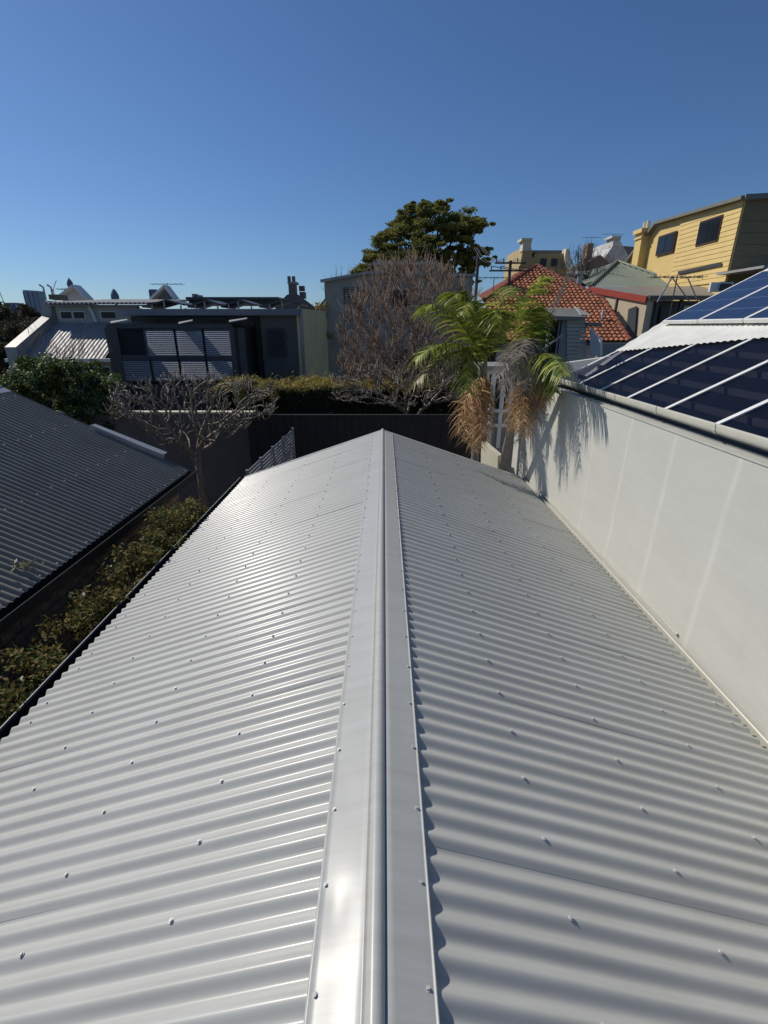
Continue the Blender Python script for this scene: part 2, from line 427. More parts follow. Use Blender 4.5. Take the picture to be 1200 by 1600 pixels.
# small rolled end of the capping
mb = MB(); mb.tube([V(-.0195, YE-.02, RZ-.002), V(-.0195, YE+.03, RZ-.002)], .026, 12); mb.build('cap_end', M_cap, house, True)
# verge flashing at the far end, follows both slopes
mb = MB()
for side, xe in ((1, XR), (-1, XL)):
    a = V(CX, YE+.012, RZ-.012); e = V(xe, YE+.012, RZ-.012-abs(xe-CX)*.342)
    mb.bar(a, e, .012, .05); mb.bar(a+V(0, -.03, .023), e+V(0, -.03, .023), .07, .003)
mb.build('verge_flashing', M_roof, house)
# gutters of own roof
ZE = RZ-(XR-CX)*.342
gp = [(-.06, -.03), (-.06, -.10), (.055, -.10), (.055, -.012), (.048, -.006), (.055, .0), (.062, -.006)]
mb = MB(); mb.sweep([(XR-.005+p[0]*.8, ZE+p[1]+.008) for p in gp], Y0, YE, n=8); mb.build('gutter', M_gut, house)
ZL = RZ-(CX-XL)*.342
mb = MB(); mb.sweep([(XL-.015-p[0]*1.0, ZL+p[1]) for p in gp], Y0, YE, n=8); mb.build('gutter', M_darkmetal, house)  # dark gap behind the pale lip: its shadow put into a black body colour
mb = MB(); mb.bar(V(XL-.075, Y0, ZL-.004), V(XL-.075, YE, ZL-.004), .006, .012); mb.build('gutter_lip', M_roof, house)

# ================================================================== 2. TALL NEIGHBOUR WALL
WXX = 2.118
wall = thing('rendered_boundary_wall', 'tall off-white rendered wall rising beside the right eave of the pale roof', 'wall', (WXX, 3, 0))
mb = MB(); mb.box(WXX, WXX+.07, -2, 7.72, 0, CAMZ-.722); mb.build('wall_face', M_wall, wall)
mb = MB(); mb.box(WXX-.008, WXX+.075, -2, 7.72, CAMZ-.720, CAMZ-.708); mb.build('coping', M_gut, wall)
mb = MB(); mb.bar(V(WXX-.012, 2.9, ZE+.05), V(WXX-.012, 6.2, ZE+.05), .014, .014); mb.build('conduit', M_gut, wall)

# ================================================================== 3. SOLAR / GLASS ROOF HOUSE
sol = thing('glass_roofed_house', 'neighbouring house on the right with tinted glass roof, white iron strip and solar panels', 'house', (4, 4, 0))
GX, GZ, GS = 2.37, CAMZ-.64, .512      # gutter line of glass roof
def RP(x, y, h=0): return V(x, y, GZ+(x-GX)*GS+h)
nG = V(-GS, 0, 1).normalized(); dG = V(1, 0, GS).normalized()
def seam(y): return 2.99+(6.52-y)*.205
mb = MB(); mb.box(WXX+.17, WXX+.22, -1.5, 6.6, 0, CAMZ-.72); mb.box(5.9, 6.0, -1.5, 7.2, 0, CAMZ+.9)
mb.build('wall', M_midgrey, sol)
mb = MB(); mb.box(2.34, 2.38, -1.5, 6.55, CAMZ-.86, CAMZ-.66); mb.build('fascia', M_midgrey, sol)
bars = [6.52, 5.90, 5.30, 4.68, 4.02, 3.36, 2.70, 2.04, 1.38, .72, .06, -.6]
for i in range(len(bars)-1):
    ya, yb = bars[i], bars[i+1]
    mb = MB(); p = [RP(GX-.05, ya-.012), RP(seam(ya)+.1, ya-.012), RP(seam(yb)+.1, yb+.012), RP(GX-.05, yb+.012)]
    mb.prism(p, nG*.008); mb.build('glass_pane', M_tint, sol)
for y in bars:
    mb = MB(); mb.bar(RP(GX-.05, y, .022), RP(seam(y)+.02, y, .022), .042, .010, nG); mb.build('glazing_bar', M_white, sol)
for s_ in (.18, .42, .66, .9, 1.15, 1.4):
    mb = MB()
    x = GX+s_; yf = min(6.5, 6.52-(x-3.0)/.247 if x > 3.0 else 6.5)
    mb.bar(RP(x, -.6, -.06), RP(x, yf, -.06), .03, .05); mb.build('purlin', M_oldtin, sol)
mb = MB(); mb.box(2.4, 5.8, -1.5, 6.5, CAMZ-2.6, CAMZ-2.55); mb.build('deck', M_darkfence, sol)
mb = MB()
for k in range(7): mb.box(3.5, 3.54, 3.2+k*.1, 3.24+k*.1, CAMZ-2.0, CAMZ-1.2)
mb.box(3.49, 3.55, 3.15, 3.95, CAMZ-1.2, CAMZ-1.15); mb.build('railing', M_white, sol)
# gutter with brackets and far downpipe
hp = [(-.054, .0), (-.058, .007), (-.066, .007), (-.068, .0), (-.064, -.035), (-.056, -.055), (-.038, -.068), (.03, -.070), (.045, -.060), (.05, -.02)]
mb = MB(); mb.sweep([(2.285+p[0], CAMZ-.612+p[1]) for p in hp], -1.5, 6.62, n=10); mb.build('gutter', M_gut, sol, smooth=True)
for k in range(9):
    y = 6.2-k*.75
    mb = MB(); mb.sweep([(2.285+p[0]*1.06, CAMZ-.612+p[1]*1.06) for p in hp], y, y+.02); mb.build('gutter_bracket', M_gut, sol)
mb = MB(); mb.sweep([(2.285+p[0]*1.09, CAMZ-.612+p[1]*1.09) for p in hp], 5.62, 5.72); mb.build('gutter_joint', M_gut, sol)
# white corrugated strip
def wlo(y): return (seam(min(y, 6.52))-GX)/math.cos(math.atan(GS)) if y <= 6.52 else (2.99+(y-6.52)*2.3-GX)/math.cos(math.atan(GS))
mb = corr(V(GX, 0, GZ)+nG*.03, (0, 1, 0), dG, nG, -.6, 6.85, wlo, (5.4-GX)/math.cos(math.atan(GS)), .076, .0055, 8, 2, thick=.001)
mb.build('iron_roof_sheet', M_whitetin, sol, smooth=True)
# solar panels
PVX0, PVX1 = 3.59, 4.70
for k in range(9):
    ya, yb = 6.56-k*.735, 6.56-(k+1)*.735+.02
    h = .08
    a, b_, c_, d_ = [RP(x, y)+nG*h for x, y in ((PVX0, ya), (PVX1, ya), (PVX1, yb), (PVX0, yb))]
    fr = MB()
    for (p, q) in ((a, b_), (b_, c_), (c_, d_), (d_, a)): fr.bar(p, q, .026, .035, nG)
    fo = fr.build('panel_frame', M_white, sol)
    cl = MB(); cl.quad(a+nG*.014, d_+nG*.014, c_+nG*.014, b_+nG*.014)
    o = cl.build('solar_cells', M_pv, fo)
    uv = o.data.uv_layers.new(name='UVMap')
    for li, co in enumerate(((0, 0), (1.24, 0), (1.24, .775), (0, .775))): uv.data[li].uv = co
    if k < 8:
        rl = MB(); rl.bar(RP(PVX0+.25, yb)+nG*.045, RP(PVX0+.25, ya)+nG*.045, .04, .05); rl.bar(RP(PVX1-.25, yb)+nG*.045, RP(PVX1-.25, ya)+nG*.045, .04, .05); rl.build('panel_rail', M_greymetal, sol)
mb = MB(); mb.prism([(2.62, 6.56, CAMZ-.62), (3.0, 6.62, CAMZ-.35), (3.6, 6.9, CAMZ-.06), (5.9, 6.95, CAMZ+1.1), (5.9, 6.95, 0), (2.62, 6.56, 0)], (.02, -.08, 0)); mb.build('end_wall', M_white, sol)
# white parapet behind gutter end
mb = MB(); A = WY(855, 590, 8.2); mb.prism([WY(850, 593, 8.3), WY(862, 570, 8.3), WY(990, 552, 8.3), WY(990, 600, 8.3), WY(850, 625, 8.3)], (0, .1, 0))
tag(mb.build('white_parapet', M_white), 'low white parapet wall behind the end of the cream gutter', 'wall')

# ================================================================== 4. DARK ROOF HOUSE (left)
dk = thing('dark_roofed_house', 'brick house with charcoal corrugated roof on the left', 'house', (-4.5, 3.5, 0))
EX, EZ, ES = -2.9, CAMZ-2.0, .488; RX = -5.38; YD = 6.9
dn = V(1, 0, -ES).normalized(); nn = V(ES, 0, 1).normalized()
RZD = EZ+(EX-RX)*ES; LD = (EX-RX)/math.cos(math.atan(ES))
for i in range(11):
    ya = YD-(i+1)*.762-P*.3; yb = YD-i*.762+(P*.5 if i else 0)
    mb = corr(V(RX, 0, RZD), (0, 1, 0), dn, nn, ya, yb, 0, LD, P, .0125, 14, 2, off=lambda f: (1-f)*.0025, thick=.001, phase=.02)
    mb.build('roof_sheet', M_darkroof, dk, smooth=True)
dm = V(-1, 0, -ES).normalized(); nm = V(-ES, 0, 1).normalized()
for i in range(4):
    mb = corr(V(RX, 0, RZD), (0, 1, 0), dm, nm, YD-(i+1)*2.0, YD-i*2.0, 0, LD, P, .009, 8, 1, phase=.02)
    mb.build('roof_sheet', M_darkroof, dk, smooth=True)
for k in range(30):
    for xr in (.25, 1.0, 1.75, 2.45):
        y = YD-.1-k*3*P
        if y < 1.5: continue
        inst('screw', me_screw, V(RX, y, RZD)+dn*(xr/math.cos(math.atan(ES)))+nn*.0135, dk, (0, math.atan(ES), 0), (1.1, 1.1, 1.2))
mb = MB(); mb.sweep([(RX-.14, RZD-.055), (RX-.03, RZD+.0), (RX-.02, RZD+.02), (RX+.02, RZD+.02), (RX+.03, RZD+.0), (RX+.14, RZD-.055)], -1.2, YD+.02); mb.build('ridge_cap', M_greymetal, dk)
mb = MB()
mb.bar(V(-4.2, YD, EZ+1.3*ES+.045), V(-3.22, YD, EZ+.32*ES+.10), .14, .012)
mb.bar(V(-4.2, YD-.06, EZ+1.3*ES+.03), V(-3.22, YD-.06, EZ+.32*ES+.06), .012, .07)
mb.build('verge_flashing', M_greymetal, dk)
mb = MB(); mb.bar(V(RX, YD+.01, RZD-.03), V(EX, YD+.01, EZ-.03), .02, .07); mb.build('barge_board', M_darkmetal, dk)
gd = [(-.05, -.02), (-.05, -.11), (.07, -.11), (.08, -.01), (.075, -.005), (.088, .0)]
mb = MB(); mb.sweep([(EX+.01+p[0], EZ-.005+p[1]) for p in gd], -1.2, YD+.03, n=4); mb.build('gutter', M_darkmetal, dk)
mb = MB(); mb.box(EX-.10, EX-.06, -1.2, YD, EZ-.17, EZ-.04); mb.build('fascia', M_darkmetal, dk)
WF = -3.05
mb = MB(); mb.box(WF-.2, WF, -1.2, 6.72, 0, EZ-.12); mb.box(-7.7, WF-.2, 6.5, 6.72, 0, EZ-.12); mb.box(-7.8, -7.6, -1.2, 6.7, 0, EZ-.3)
mb.prism([(-7.7, 6.55, EZ-.12), (WF-.05, 6.55, EZ-.12), (RX, 6.55, RZD-.08)], (0, .15, 0))
mb.build('wall', M_mortar, dk)
bm_ = MB(); bm_.box(-.012, .012, -.113, .113, -.037, .037); meb = bpy.data.meshes.new('brick'); meb.from_pydata([tuple(v) for v in bm_.v], [], bm_.f); meb.materials.append(M_brick)
rb = random.Random(3); nb = 0
bstuff = MB()
for row in range(36):
    z = EZ-.17-row*.086
    if z < .05: break
    for c in range(33):
        y = 6.72-.115-c*.236-(.118 if row % 2 else 0)
        if y < -1.1: continue
        if row < 17 and c < 16:
            inst('brick', meb, (WF+rb.uniform(-.002, .003), y, z), dk, (0, 0, rb.uniform(-.01, .01))); nb += 1
        else: bstuff.box(WF-.01, WF+.012, y-.113, y+.113, z-.037, z+.037)
bstuff.build('brickwork', M_brick, dk, kind='stuff')
# sprigs of creeper on the dark roof
mb = MB(); rq = random.Random(8)
for (cx, cy) in ((-3.3, 3.45), (-3.05, 3.65), (-3.55, 3.4)):
    c0 = V(cx, cy, EZ+(EX-cx)*ES+.03)
    for _ in range(26): leaf(mb, c0+V(rq.gauss(0, .07), rq.gauss(0, .04), rq.gauss(.015, .012)), rq.uniform(.04, .08), rq, 1, .4)
    mb.tube([c0-V(.1, 0, .0), c0, c0+V(.12, .03, -.04)], .003, 4)
tag(mb.build('creeper_sprig', leafmat('pale_dry_leaf', [(.1, .12, .05), (.25, .26, .15), (.35, .33, .22)])), 'pale green creeper sprig lying on the charcoal roof beside its gutter', 'plant')

# ================================================================== 5. SHRUBS in the side strip
shr = [(-2.46, 1.2, 3.0, .30), (-2.43, 1.9, 3.05, .30), (-2.42, 2.45, 3.12, .30), (-2.44, 3.02, 3.08, .28), (-2.42, 3.75, 3.12, .27), (-2.40, 4.3, 3.16, .30), (-2.44, 4.85, 3.22, .30), (-2.42, 5.4, 3.12, .28), (-2.42, 5.9, 2.75, .24)]
for i, (x, y, zt, r) in enumerate(shr):
    rg = random.Random(40+i)
    lab = ['olive leafy shrub nearest the viewer in the side strip', 'second olive shrub from the viewer beside the left gutter',
           'low green shrub with yellow tips where the left gutter meets the picture edge', 'sparse shrub beside the gap under the left gutter',
           'small dark green shrub standing just before the wide dark gap', 'bushy green shrub with rusty new leaves beside the left gutter',
           'largest rust-tinged shrub against the brick side wall', 'dense shrub with orange tips near the brick corner', 'farthest small shrub in the strip at the brick corner'][i]
    t = thing('garden_shrub', lab, 'shrub', (x, y, 0), 'shrubs in the strip between the two roofs')
    st = MB()
    for _ in range(6):
        st.tube([V(x+rg.uniform(-.05, .05), y+rg.uniform(-.05, .05), 0), V(x+rg.uniform(-.1, .1), y+rg.uniform(-.15, .15), zt*.55), V(x+rg.uniform(-.2, .2), y+rg.uniform(-.25, .25), zt-.1)], [.014, .009, .004], 5)
    st.build('stem', M_bark, t)
    lf = MB()
    for k in range(34):
        cc = V(x+rg.uniform(-.16, .2), y+rg.uniform(-.46, .46), zt-rg.uniform(-.03, .6)); cr = rg.uniform(.10, .18)
        cloud(lf, cc, (cr, cr, cr*.7), 130, .042, rg, .3, .5, .5)
    lf.build('foliage', M_shrub, t, kind=None)
# ================================================================== 6. BACKYARD WALLS, FENCE, SCREEN
a = WY(180, 646, 10.6); e = WY(396, 646, 10.6)
mb = MB(); mb.box(a.x-1.5, e.x, 10.6, 10.75, 0, a.z); o1 = thing('grey_garden_wall', 'plain grey rendered garden wall behind the left bare tree', 'wall', (a.x, 10.6, 0)); mb.build('wall_face', mat('dull_grey_render', (.14, .13, .125), .85, 0, .15, 1.5), o1)
mb = MB(); mb.box(a.x-1.5, e.x+.01, 10.57, 10.78, a.z, a.z+.035); mb.build('coping', M_cream, o1)
fz = WY(600, 650, 9.6).z
fn = thing('paling_fence', 'low charcoal boarded fence in front of the hedge', 'fence', (0, 9.6, 0))
fx0, fx1 = WY(392, 660, 9.6).x, WY(735, 660, 9.6).x
pm = MB(); pm.box(-.073, .073, -.01, .01, 0, fz); mep = bpy.data.meshes.new('board'); mep.from_pydata([tuple(v) for v in pm.v], [], pm.f); mep.materials.append(M_darkfence)
k = 0; x = fx0
while x < fx1:
    inst('board', mep, (x, 9.6+(.012 if k % 2 else 0), 0), fn); x += .15; k += 1
mb = MB(); mb.box(fx0-.05, fx1, 9.56, 9.64, fz, fz+.03); mb.build('rail', M_darkfence, fn)
# slatted screen standing at the roof's left far corner
sc = thing('slatted_screen', 'dark slatted privacy screen behind the far left corner of the pale roof', 'screen', (-2, 7.3, 0))
A0, A1 = WY(387, 741, 7.1), WY(387, 736, 7.1); B0, B1 = WY(460, 718, 9.2), WY(457, 670, 9.2)
Bx = B1.x
for k in range(5):
    f = k/4; x = A0.x+(Bx-A0.x)*f; y = 7.1+2.1*f; z = A1.z+(B1.z-A1.z)*f+.02
    mb = MB(); mb.box(x-.022, x+.022, y-.022, y+.022, 0, z); mb.build('post', M_midgrey, sc)
for k in range(16):
    zz = .06*k
    z0 = B1.z-.03-zz*1.0
    mb = MB(); top0 = A1.z-.02
    # slats horizontal; the nearer end is lower because the screen steps with its top rail
    mb.bar(V(A0.x, 7.1, top0-zz), V(Bx, 9.2, B1.z-.03-zz), .012, .042); mb.build('slat', M_greymetal, sc)
# hedge
rg = random.Random(11)
hx0, hx1 = WY(330, 600, 12.2).x, WY(735, 600, 12.2).x
hz = WY(600, 604, 12).z
hd = thing('clipped_hedge', 'long clipped hedge with sunlit yellow top behind the dark fence', 'hedge', (0, 12.5, 0))
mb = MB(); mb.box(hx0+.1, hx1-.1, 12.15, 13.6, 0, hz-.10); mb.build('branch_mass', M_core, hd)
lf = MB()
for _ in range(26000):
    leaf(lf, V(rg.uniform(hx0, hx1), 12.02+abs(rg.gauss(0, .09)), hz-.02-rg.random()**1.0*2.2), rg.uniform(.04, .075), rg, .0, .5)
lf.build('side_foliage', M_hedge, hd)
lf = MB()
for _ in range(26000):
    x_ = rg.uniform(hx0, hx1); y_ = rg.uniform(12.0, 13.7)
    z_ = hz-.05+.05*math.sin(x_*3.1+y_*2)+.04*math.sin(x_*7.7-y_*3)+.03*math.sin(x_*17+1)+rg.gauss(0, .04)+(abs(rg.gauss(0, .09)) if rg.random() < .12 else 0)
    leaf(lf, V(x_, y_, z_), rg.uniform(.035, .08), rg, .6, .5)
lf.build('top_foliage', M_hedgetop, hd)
# small bright bushes showing over the hedge
for (px, py, Yy, r, lab) in ((395, 603, 11.6, .42, 'bright green bush at the left end of the hedge'), (640, 565, 13.6, .5, 'green bush tangled in the base of the bare shrub'), (715, 575, 12.6, .55, 'dark green bush between the bare shrub and the palm')):
    c = WY(px, py, Yy); t = thing('green_bush', lab, 'bush', (c.x, c.y, 0), 'bushes along the hedge'); lf = MB(); rr = random.Random(int(px))
    for _ in range(12): cloud(lf, c+V(rr.uniform(-r, r), rr.uniform(-.2, .2), rr.uniform(-r, r*.4)), (.2, .2, .18), 180, .06, rr, .3)
    lf.build('foliage', M_hedge if px > 400 else M_tree2, t)
    st = MB(); st.tube([V(c.x, c.y, 0), c], [.04, .02], 6); st.build('stem', M_bark, t)

# big glossy green tree at left
c = WY(75, 620, 11.0)
t = thing('glossy_green_tree', 'dense glossy green tree behind the charcoal roof at the left', 'tree', (c.x, c.y, 0))
st = MB(); st.tube([V(c.x, c.y, 0), V(c.x+.1, c.y, 2), c], [.14, .1, .05], 8); st.build('trunk', M_bark, t)
lf = MB(); co = MB(); rr = random.Random(21)
for k in range(125):
    px = rr.uniform(-60, 180); top = 556 + (abs(px-85)/90)**2*26
    py = rr.uniform(top+4, 690); cc = WY(px, py, 11+rr.uniform(-.7, .9)); r = rr.uniform(.2, .36)
    cloud(lf, cc, (r, r, r*.8), 330, .075, rr, .45, .5)
    if py > top+20: blob(co, cc, (r*.55, r*.55, r*.5), rr, 7)
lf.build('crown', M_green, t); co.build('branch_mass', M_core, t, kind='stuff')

# ================================================================== 7. BARE TREES
def grow_tree(base, attractors, step=.10, kill=.16, rtip=.0115, expn=2.3, seed=1, up=.12, maxit=160, stem=None):
    """branches grown towards points spread through the crown; returns nodes, parents, radii"""
    rr = random.Random(seed)
    N = [Vector(base)]; par = [-1]
    for q in (stem or []): N.append(Vector(q)); par.append(len(N)-2)
    att = [[Vector(a), 0, 1e9] for a in attractors]
    def upd(k0):
        for a in att:
            for k in range(k0, len(N)):
                d = (N[k]-a[0]).length_squared
                if d < a[2]: a[2] = d; a[1] = k
    upd(0)
    for it in range(maxit):
        if not att: break
        dirs = {}
        for a in att: dirs.setdefault(a[1], []).append((a[0]-N[a[1]]).normalized())
        k0 = len(N)
        for k, ds in dirs.items():
            d = V(0, 0, 0)
            for q in ds: d += q
            d = d.normalized()+V(rr.gauss(0, .22), rr.gauss(0, .22), rr.gauss(0, .18)+up)
            N.append(N[k]+d.normalized()*step*rr.uniform(.8, 1.2)); par.append(k)
        upd(k0)
        att = [a for a in att if a[2] > kill*kill]
        if len(N) > 6000: break
    ch = [0]*len(N); rad = [0.0]*len(N); acc = [0.0]*len(N)
    for k in range(len(N)-1, -1, -1):
        rad[k] = max(rtip, acc[k]**(1/expn)) if acc[k] > 0 else rtip
        if par[k] >= 0: acc[par[k]] += rad[k]**expn; ch[par[k]] += 1
    return N, par, rad, ch
def bare_tree(name, lab, base, att, seed, rtip, m, step=.10, kill=.16, group=None, stub=.12, nstub=2, thick=.045, stem=None, expn=2.3, up=.12, sides=5):
    rr = random.Random(seed)
    t = thing(name, lab, 'tree', (base[0], base[1], 0), group)
    N, par, rad, ch = grow_tree(base, att, step, kill, rtip, expn, seed, up, stem=stem)
    tr = MB(); br = MB(); kids = [[] for _ in N]
    for k in range(1, len(N)): kids[par[k]].append(k)
    # follow chains so that each limb is one continuous tube
    stack = [(0, None)]
    while stack:
        k, pv = stack.pop(); pts = []; rs_ = []
        if pv is not None: pts.append(N[pv]); rs_.append(rad[k])
        while True:
            pts.append(N[k]); rs_.append(rad[k])
            if not kids[k]: break
            ks = sorted(kids[k], key=lambda q: -rad[q])
            for q in ks[1:]: stack.append((q, k))
            k = ks[0]
        if len(pts) > 1:
            (tr if max(rs_) > thick else br).tube(pts, rs_, sides)
        tip = pts[-1]; d = (pts[-1]-pts[-2]).normalized() if len(pts) > 1 else V(0, 0, 1)
        for _ in range(nstub):
            e = (d*.5+V(rr.gauss(0, .42), rr.gauss(0, .42), .8 if nstub < 5 else 1.25)).normalized()*stub*rr.uniform(.6, 1.5)
            br.tube([tip, tip+e*.5+V(0, 0, -.01), tip+e], [rs_[-1]*.95, rs_[-1]*.85, rs_[-1]*.6], sides)
    if not tr.v: tr.tube([V(base[0], base[1], 0), Vector(base)], thick, 7)
    tr.build('trunk', m, t, True); br.build('branches', m, t, True)
    return t
rr = random.Random(4); att = []
for _ in range(760):
    px = rr.uniform(168, 428); f = abs(px-300)/130
    py = (592+f*f*22)+rr.random()**1.5*(138-95*f)
    att.append(WY(px, py, 9.5+rr.gauss(0, .42)))
b1 = WY(322, 790, 9.5)
bare_tree('bare_frangipani_tree', 'leafless frangipani with pale stubby branches behind the charcoal roof corner', (b1.x, 9.5, 0), att, 4, .0095, M_frang, .10, .135, 'bare frangipani trees', .16, 3,
          stem=[(b1.x, 9.5, .5), (b1.x-.03, 9.5, .9)], expn=2.5, up=.28)
rr = random.Random(12); att = []
for _ in range(700):
    px = rr.uniform(520, 722); f = abs(px-625)/100
    py = (574+f*f*14)+rr.random()*(70-25*f)
    att.append(WY(px, py, 11.2+rr.gauss(0, .4)))
b2 = WY(660, 690, 11.2)
bare_tree('bare_frangipani_tree', 'leafless pale frangipani low in front of the dense bare shrub', (b2.x, 11.2, 0), att, 12, .0095, M_frang, .10, .14, 'bare frangipani trees', .16, 3,
          stem=[(b2.x, 11.2, .6), (b2.x-.03, 11.2, 1.2), (b2.x-.1, 11.2, 1.7)], expn=2.5, up=.2)

# dense twiggy shrub
def twiggy(name, lab, base, tips, Yb, seed, nb_, sub, thick=.012, m=M_twig, dep=1.2, curl=.25):
    rr = random.Random(seed); t = thing(name, lab, 'tree', (base.x, base.y, 0)); tr = MB(); br = MB()
    tr.tube([V(base.x, base.y, 0), base], [thick*4, thick*3.2], 7)
    for i in range(nb_):
        tip = tips(rr); tip.y = Yb+rr.gauss(0, dep*.5)
        p0 = base+V(rr.gauss(0, .18), rr.gauss(0, .15), rr.uniform(-.3, .2)); d = tip-p0
        mid = p0+d*.45+V(-d.x*.0+rr.gauss(0, .12)+d.x*curl, rr.gauss(0, .1), -abs(d.x)*curl*.4)
        pts = []
        for s_ in range(7):
            f = s_/6; q = p0*(1-f)**2+mid*2*f*(1-f)+tip*f*f
            pts.append(q+V(rr.gauss(0, .018), rr.gauss(0, .018), 0))
        br.tube(pts, [thick*(1-f*.13)*(1 if f < 3 else .8)*(1-.1*f) for f in range(7)], 4, False)
        for _ in range(sub):
            f = rr.uniform(.35, .98); q = p0*(1-f)**2+mid*2*f*(1-f)+tip*f*f
            e = q+V(rr.gauss(d.x*.10, .11), rr.gauss(0, .1), abs(rr.gauss(.35, .16)))*(1.25-f*.5)
            m2 = (q+e)/2+V(rr.gauss(0, .025), 0, -.02)
            br.tube([q, m2, e], [thick*.42, thick*.34, thick*.15], 3, False)
            if rr.random() < .6:
                e2 = m2+V(rr.gauss(0, .12), rr.gauss(0, .1), rr.uniform(.08, .3)); br.tube([m2, e2], [thick*.28, thick*.12], 3, False)
    tr.build('trunk', M_bark, t, True); br.build('branches', m, t)
    return t
rr = random.Random(5); att = []
for _ in range(2400):
    px = rr.uniform(536, 748); f = abs(px-648)/105
    py = (420+f**2.2*75)+rr.random()**1.15*(200-f*f*78)
    if py > 600: continue
    att.append(WY(px, py, 13.4+rr.gauss(0, .6)*(1-.4*f)))
b3 = WY(645, 640, 13.4)
bare_tree('bare_twiggy_tree', 'big leafless reddish tree of dense fine twigs in front of the weathered block', (b3.x, 13.4, 0), att, 6, .0062, M_twig, .13, .16, None, .36, 5, .05,
          stem=[(b3.x, 13.4, .6), (b3.x, 13.4, 1.2), (b3.x, 13.4, 1.8), (b3.x, 13.4, 2.4)], expn=2.45, up=.5, sides=4)
def tipsB(rr): return WY(rr.uniform(560, 720), 590+rr.uniform(-25, 45), 11.6)

# ================================================================== 8. PALMS
def bez(a, m, e, f): return a*(1-f)**2+m*2*f*(1-f)+e*f*f
def frond(t, a, m, e, mt, seed, nl=58, ll=.42, hang=.6, wdt=.042, name='frond', bare=0.12, messy=.12, rach=.009, lab=None):
    rr = random.Random(seed); mb = MB(); pts = [bez(a, m, e, i/12) for i in range(13)]
    mb.tube(pts, [rach*(1-.8*i/12) for i in range(13)], 5, False)
    for i in range(nl):
        f = bare+(1-bare)*(i+.5)/nl
        p = bez(a, m, e, f); tn = (bez(a, m, e, min(1, f+.02))-bez(a, m, e, f-.02)).normalized()
        sd = tn.cross(V(0, 0, 1)); sd = sd.normalized() if sd.length > .05 else V(1, 0, 0)
        L = ll*(.45+.75*math.sin(math.pi*min(1, .12+f*.80)))*rr.uniform(.85, 1.1)
        for s_ in (-1, 1):
            d0 = (sd*s_*.75+tn*.45+V(0, 0, -.12)).normalized(); d0 = (d0+V(rr.gauss(0, messy), rr.gauss(0, messy), rr.gauss(0, messy))).normalized()
            q0 = p; n_ = len(mb.v); k = 4; w0 = wdt*rr.uniform(.8, 1.15); ww = (tn*.8+V(0, 0, .6)*s_*0).normalized()
            for j in range(k+1):
                g_ = j/k; wj = w0*(1-g_)**.6*(.7+.3*math.sin(math.pi*min(1, g_+.3)))
                mb.v += [q0-ww*wj/2, q0+ww*wj/2]
                dj = (d0*(1-hang*g_)+V(0, 0, -1)*hang*g_*1.5+tn*.1).normalized(); q0 = q0+dj*L/k
            for j in range(k): mb.f.append((n_+2*j, n_+2*j+1, n_+2*j+3, n_+2*j+2))
    o = mb.build(name, mt, t)
    if lab: o['label'] = lab
    return o
# palm one (left)
h1 = WY(757, 572, 7.75); base1 = WY(741, 720, 7.55)
t = thing('palm_tree', 'left palm with green arching fronds and a skirt of brown dead fronds', 'palm', (base1.x-.03, base1.y, 0), 'palm trees beside the white wall')
tr = MB(); pts = []; rad = []
n = 46
for i in range(n+1):
    f = i/n; p = V(base1.x-.03, base1.y, 0)*(1-f)+(h1+V(-.03, 0, .05))*f
    if f > .55: p = p
    pts.append(p); rad.append(.072-.012*f+(.004 if i % 2 else 0))
# keep the visible foot under the roof edge at the right pixel
tr.tube(pts, rad, 14); tr.build('trunk', M_palmtrunk, t, True)
P1 = [((700, 455, 7.2), (666, 480, 7.0)), ((722, 430, 7.6), (710, 465, 7.4)), ((700, 505, 7.1), (650, 562, 6.9)), ((715, 515, 7.0), (648, 600, 6.8)),
      ((745, 425, 7.4), (722, 492, 7.0)), ((735, 500, 7.2), (728, 610, 7.0)), ((770, 440, 7.1), (778, 505, 6.7))]
hh = h1+V(0, 0, .05)
for i, (m_, e_) in enumerate(P1):
    m = WY(*m_); e = WY(*e_)
    frond(t, hh, m, e, M_palmy if i == 3 else M_palm, 100+i, 42, .40, .62, lab='yellowing lowest left frond' if i == 3 else None)
# upright frond reaching right, over the tiles, and one leaning over the pale roof (casts the comb shadow)
frond(t, hh, WY(795, 500, 7.0), WY(850, 432, 6.5), M_palm, 130, 38, .33, .6)
frond(t, hh, WY(800, 400, 6.4), WY(800, 462, 5.45), M_palm, 131, 34, .33, .7)
cr = MB(); cr.tube([h1+V(-.02, 0, -.5), h1+V(-.01, 0, -.2), h1+V(0, 0, .1)], [.06, .07, .035], 12); cr.build('crownshaft', M_rachis, t, True)
# dead skirt
rr = random.Random(77)
for i, (px, py, Yd) in enumerate(((742, 705, 7.25), (725, 690, 7.3), (760, 690, 7.2), (715, 676, 7.45), (752, 700, 7.0), (735, 695, 7.6), (768, 672, 7.5))):
    a = h1+V(rr.uniform(-.06, .06), rr.uniform(-.08, .02), -.12); e = WY(px, py, Yd)
    frond(t, a, a*.6+e*.4+V((e.x-a.x)*.45, -.08, .16), e, M_deadb, 200+i, 40, .36*rr.uniform(.7, 1.15), .85, .022, 'dead_frond', .1, .28)
# palm two (right, leaning)
h2 = WY(822, 566, 6.1); base2 = WY(783, 738, 7.2)
t = thing('palm_tree', 'right leaning palm smothered in grey dead fronds beside the white wall', 'palm', (base2.x-.2, base2.y, 0), 'palm trees beside the white wall')
tr = MB(); pts = []; rad = []
lean = (h2-base2)/(h2.z-base2.z); g0 = base2-lean*base2.z*.35; g0.z = 0
for i in range(n+1):
    f = i/n; p = g0*(1-f)**2+(base2-V(0, 0, .3))*2*f*(1-f)*1.0+h2*f*f; pts.append(p); rad.append(.066-.014*f+(.004 if i % 2 else 0))
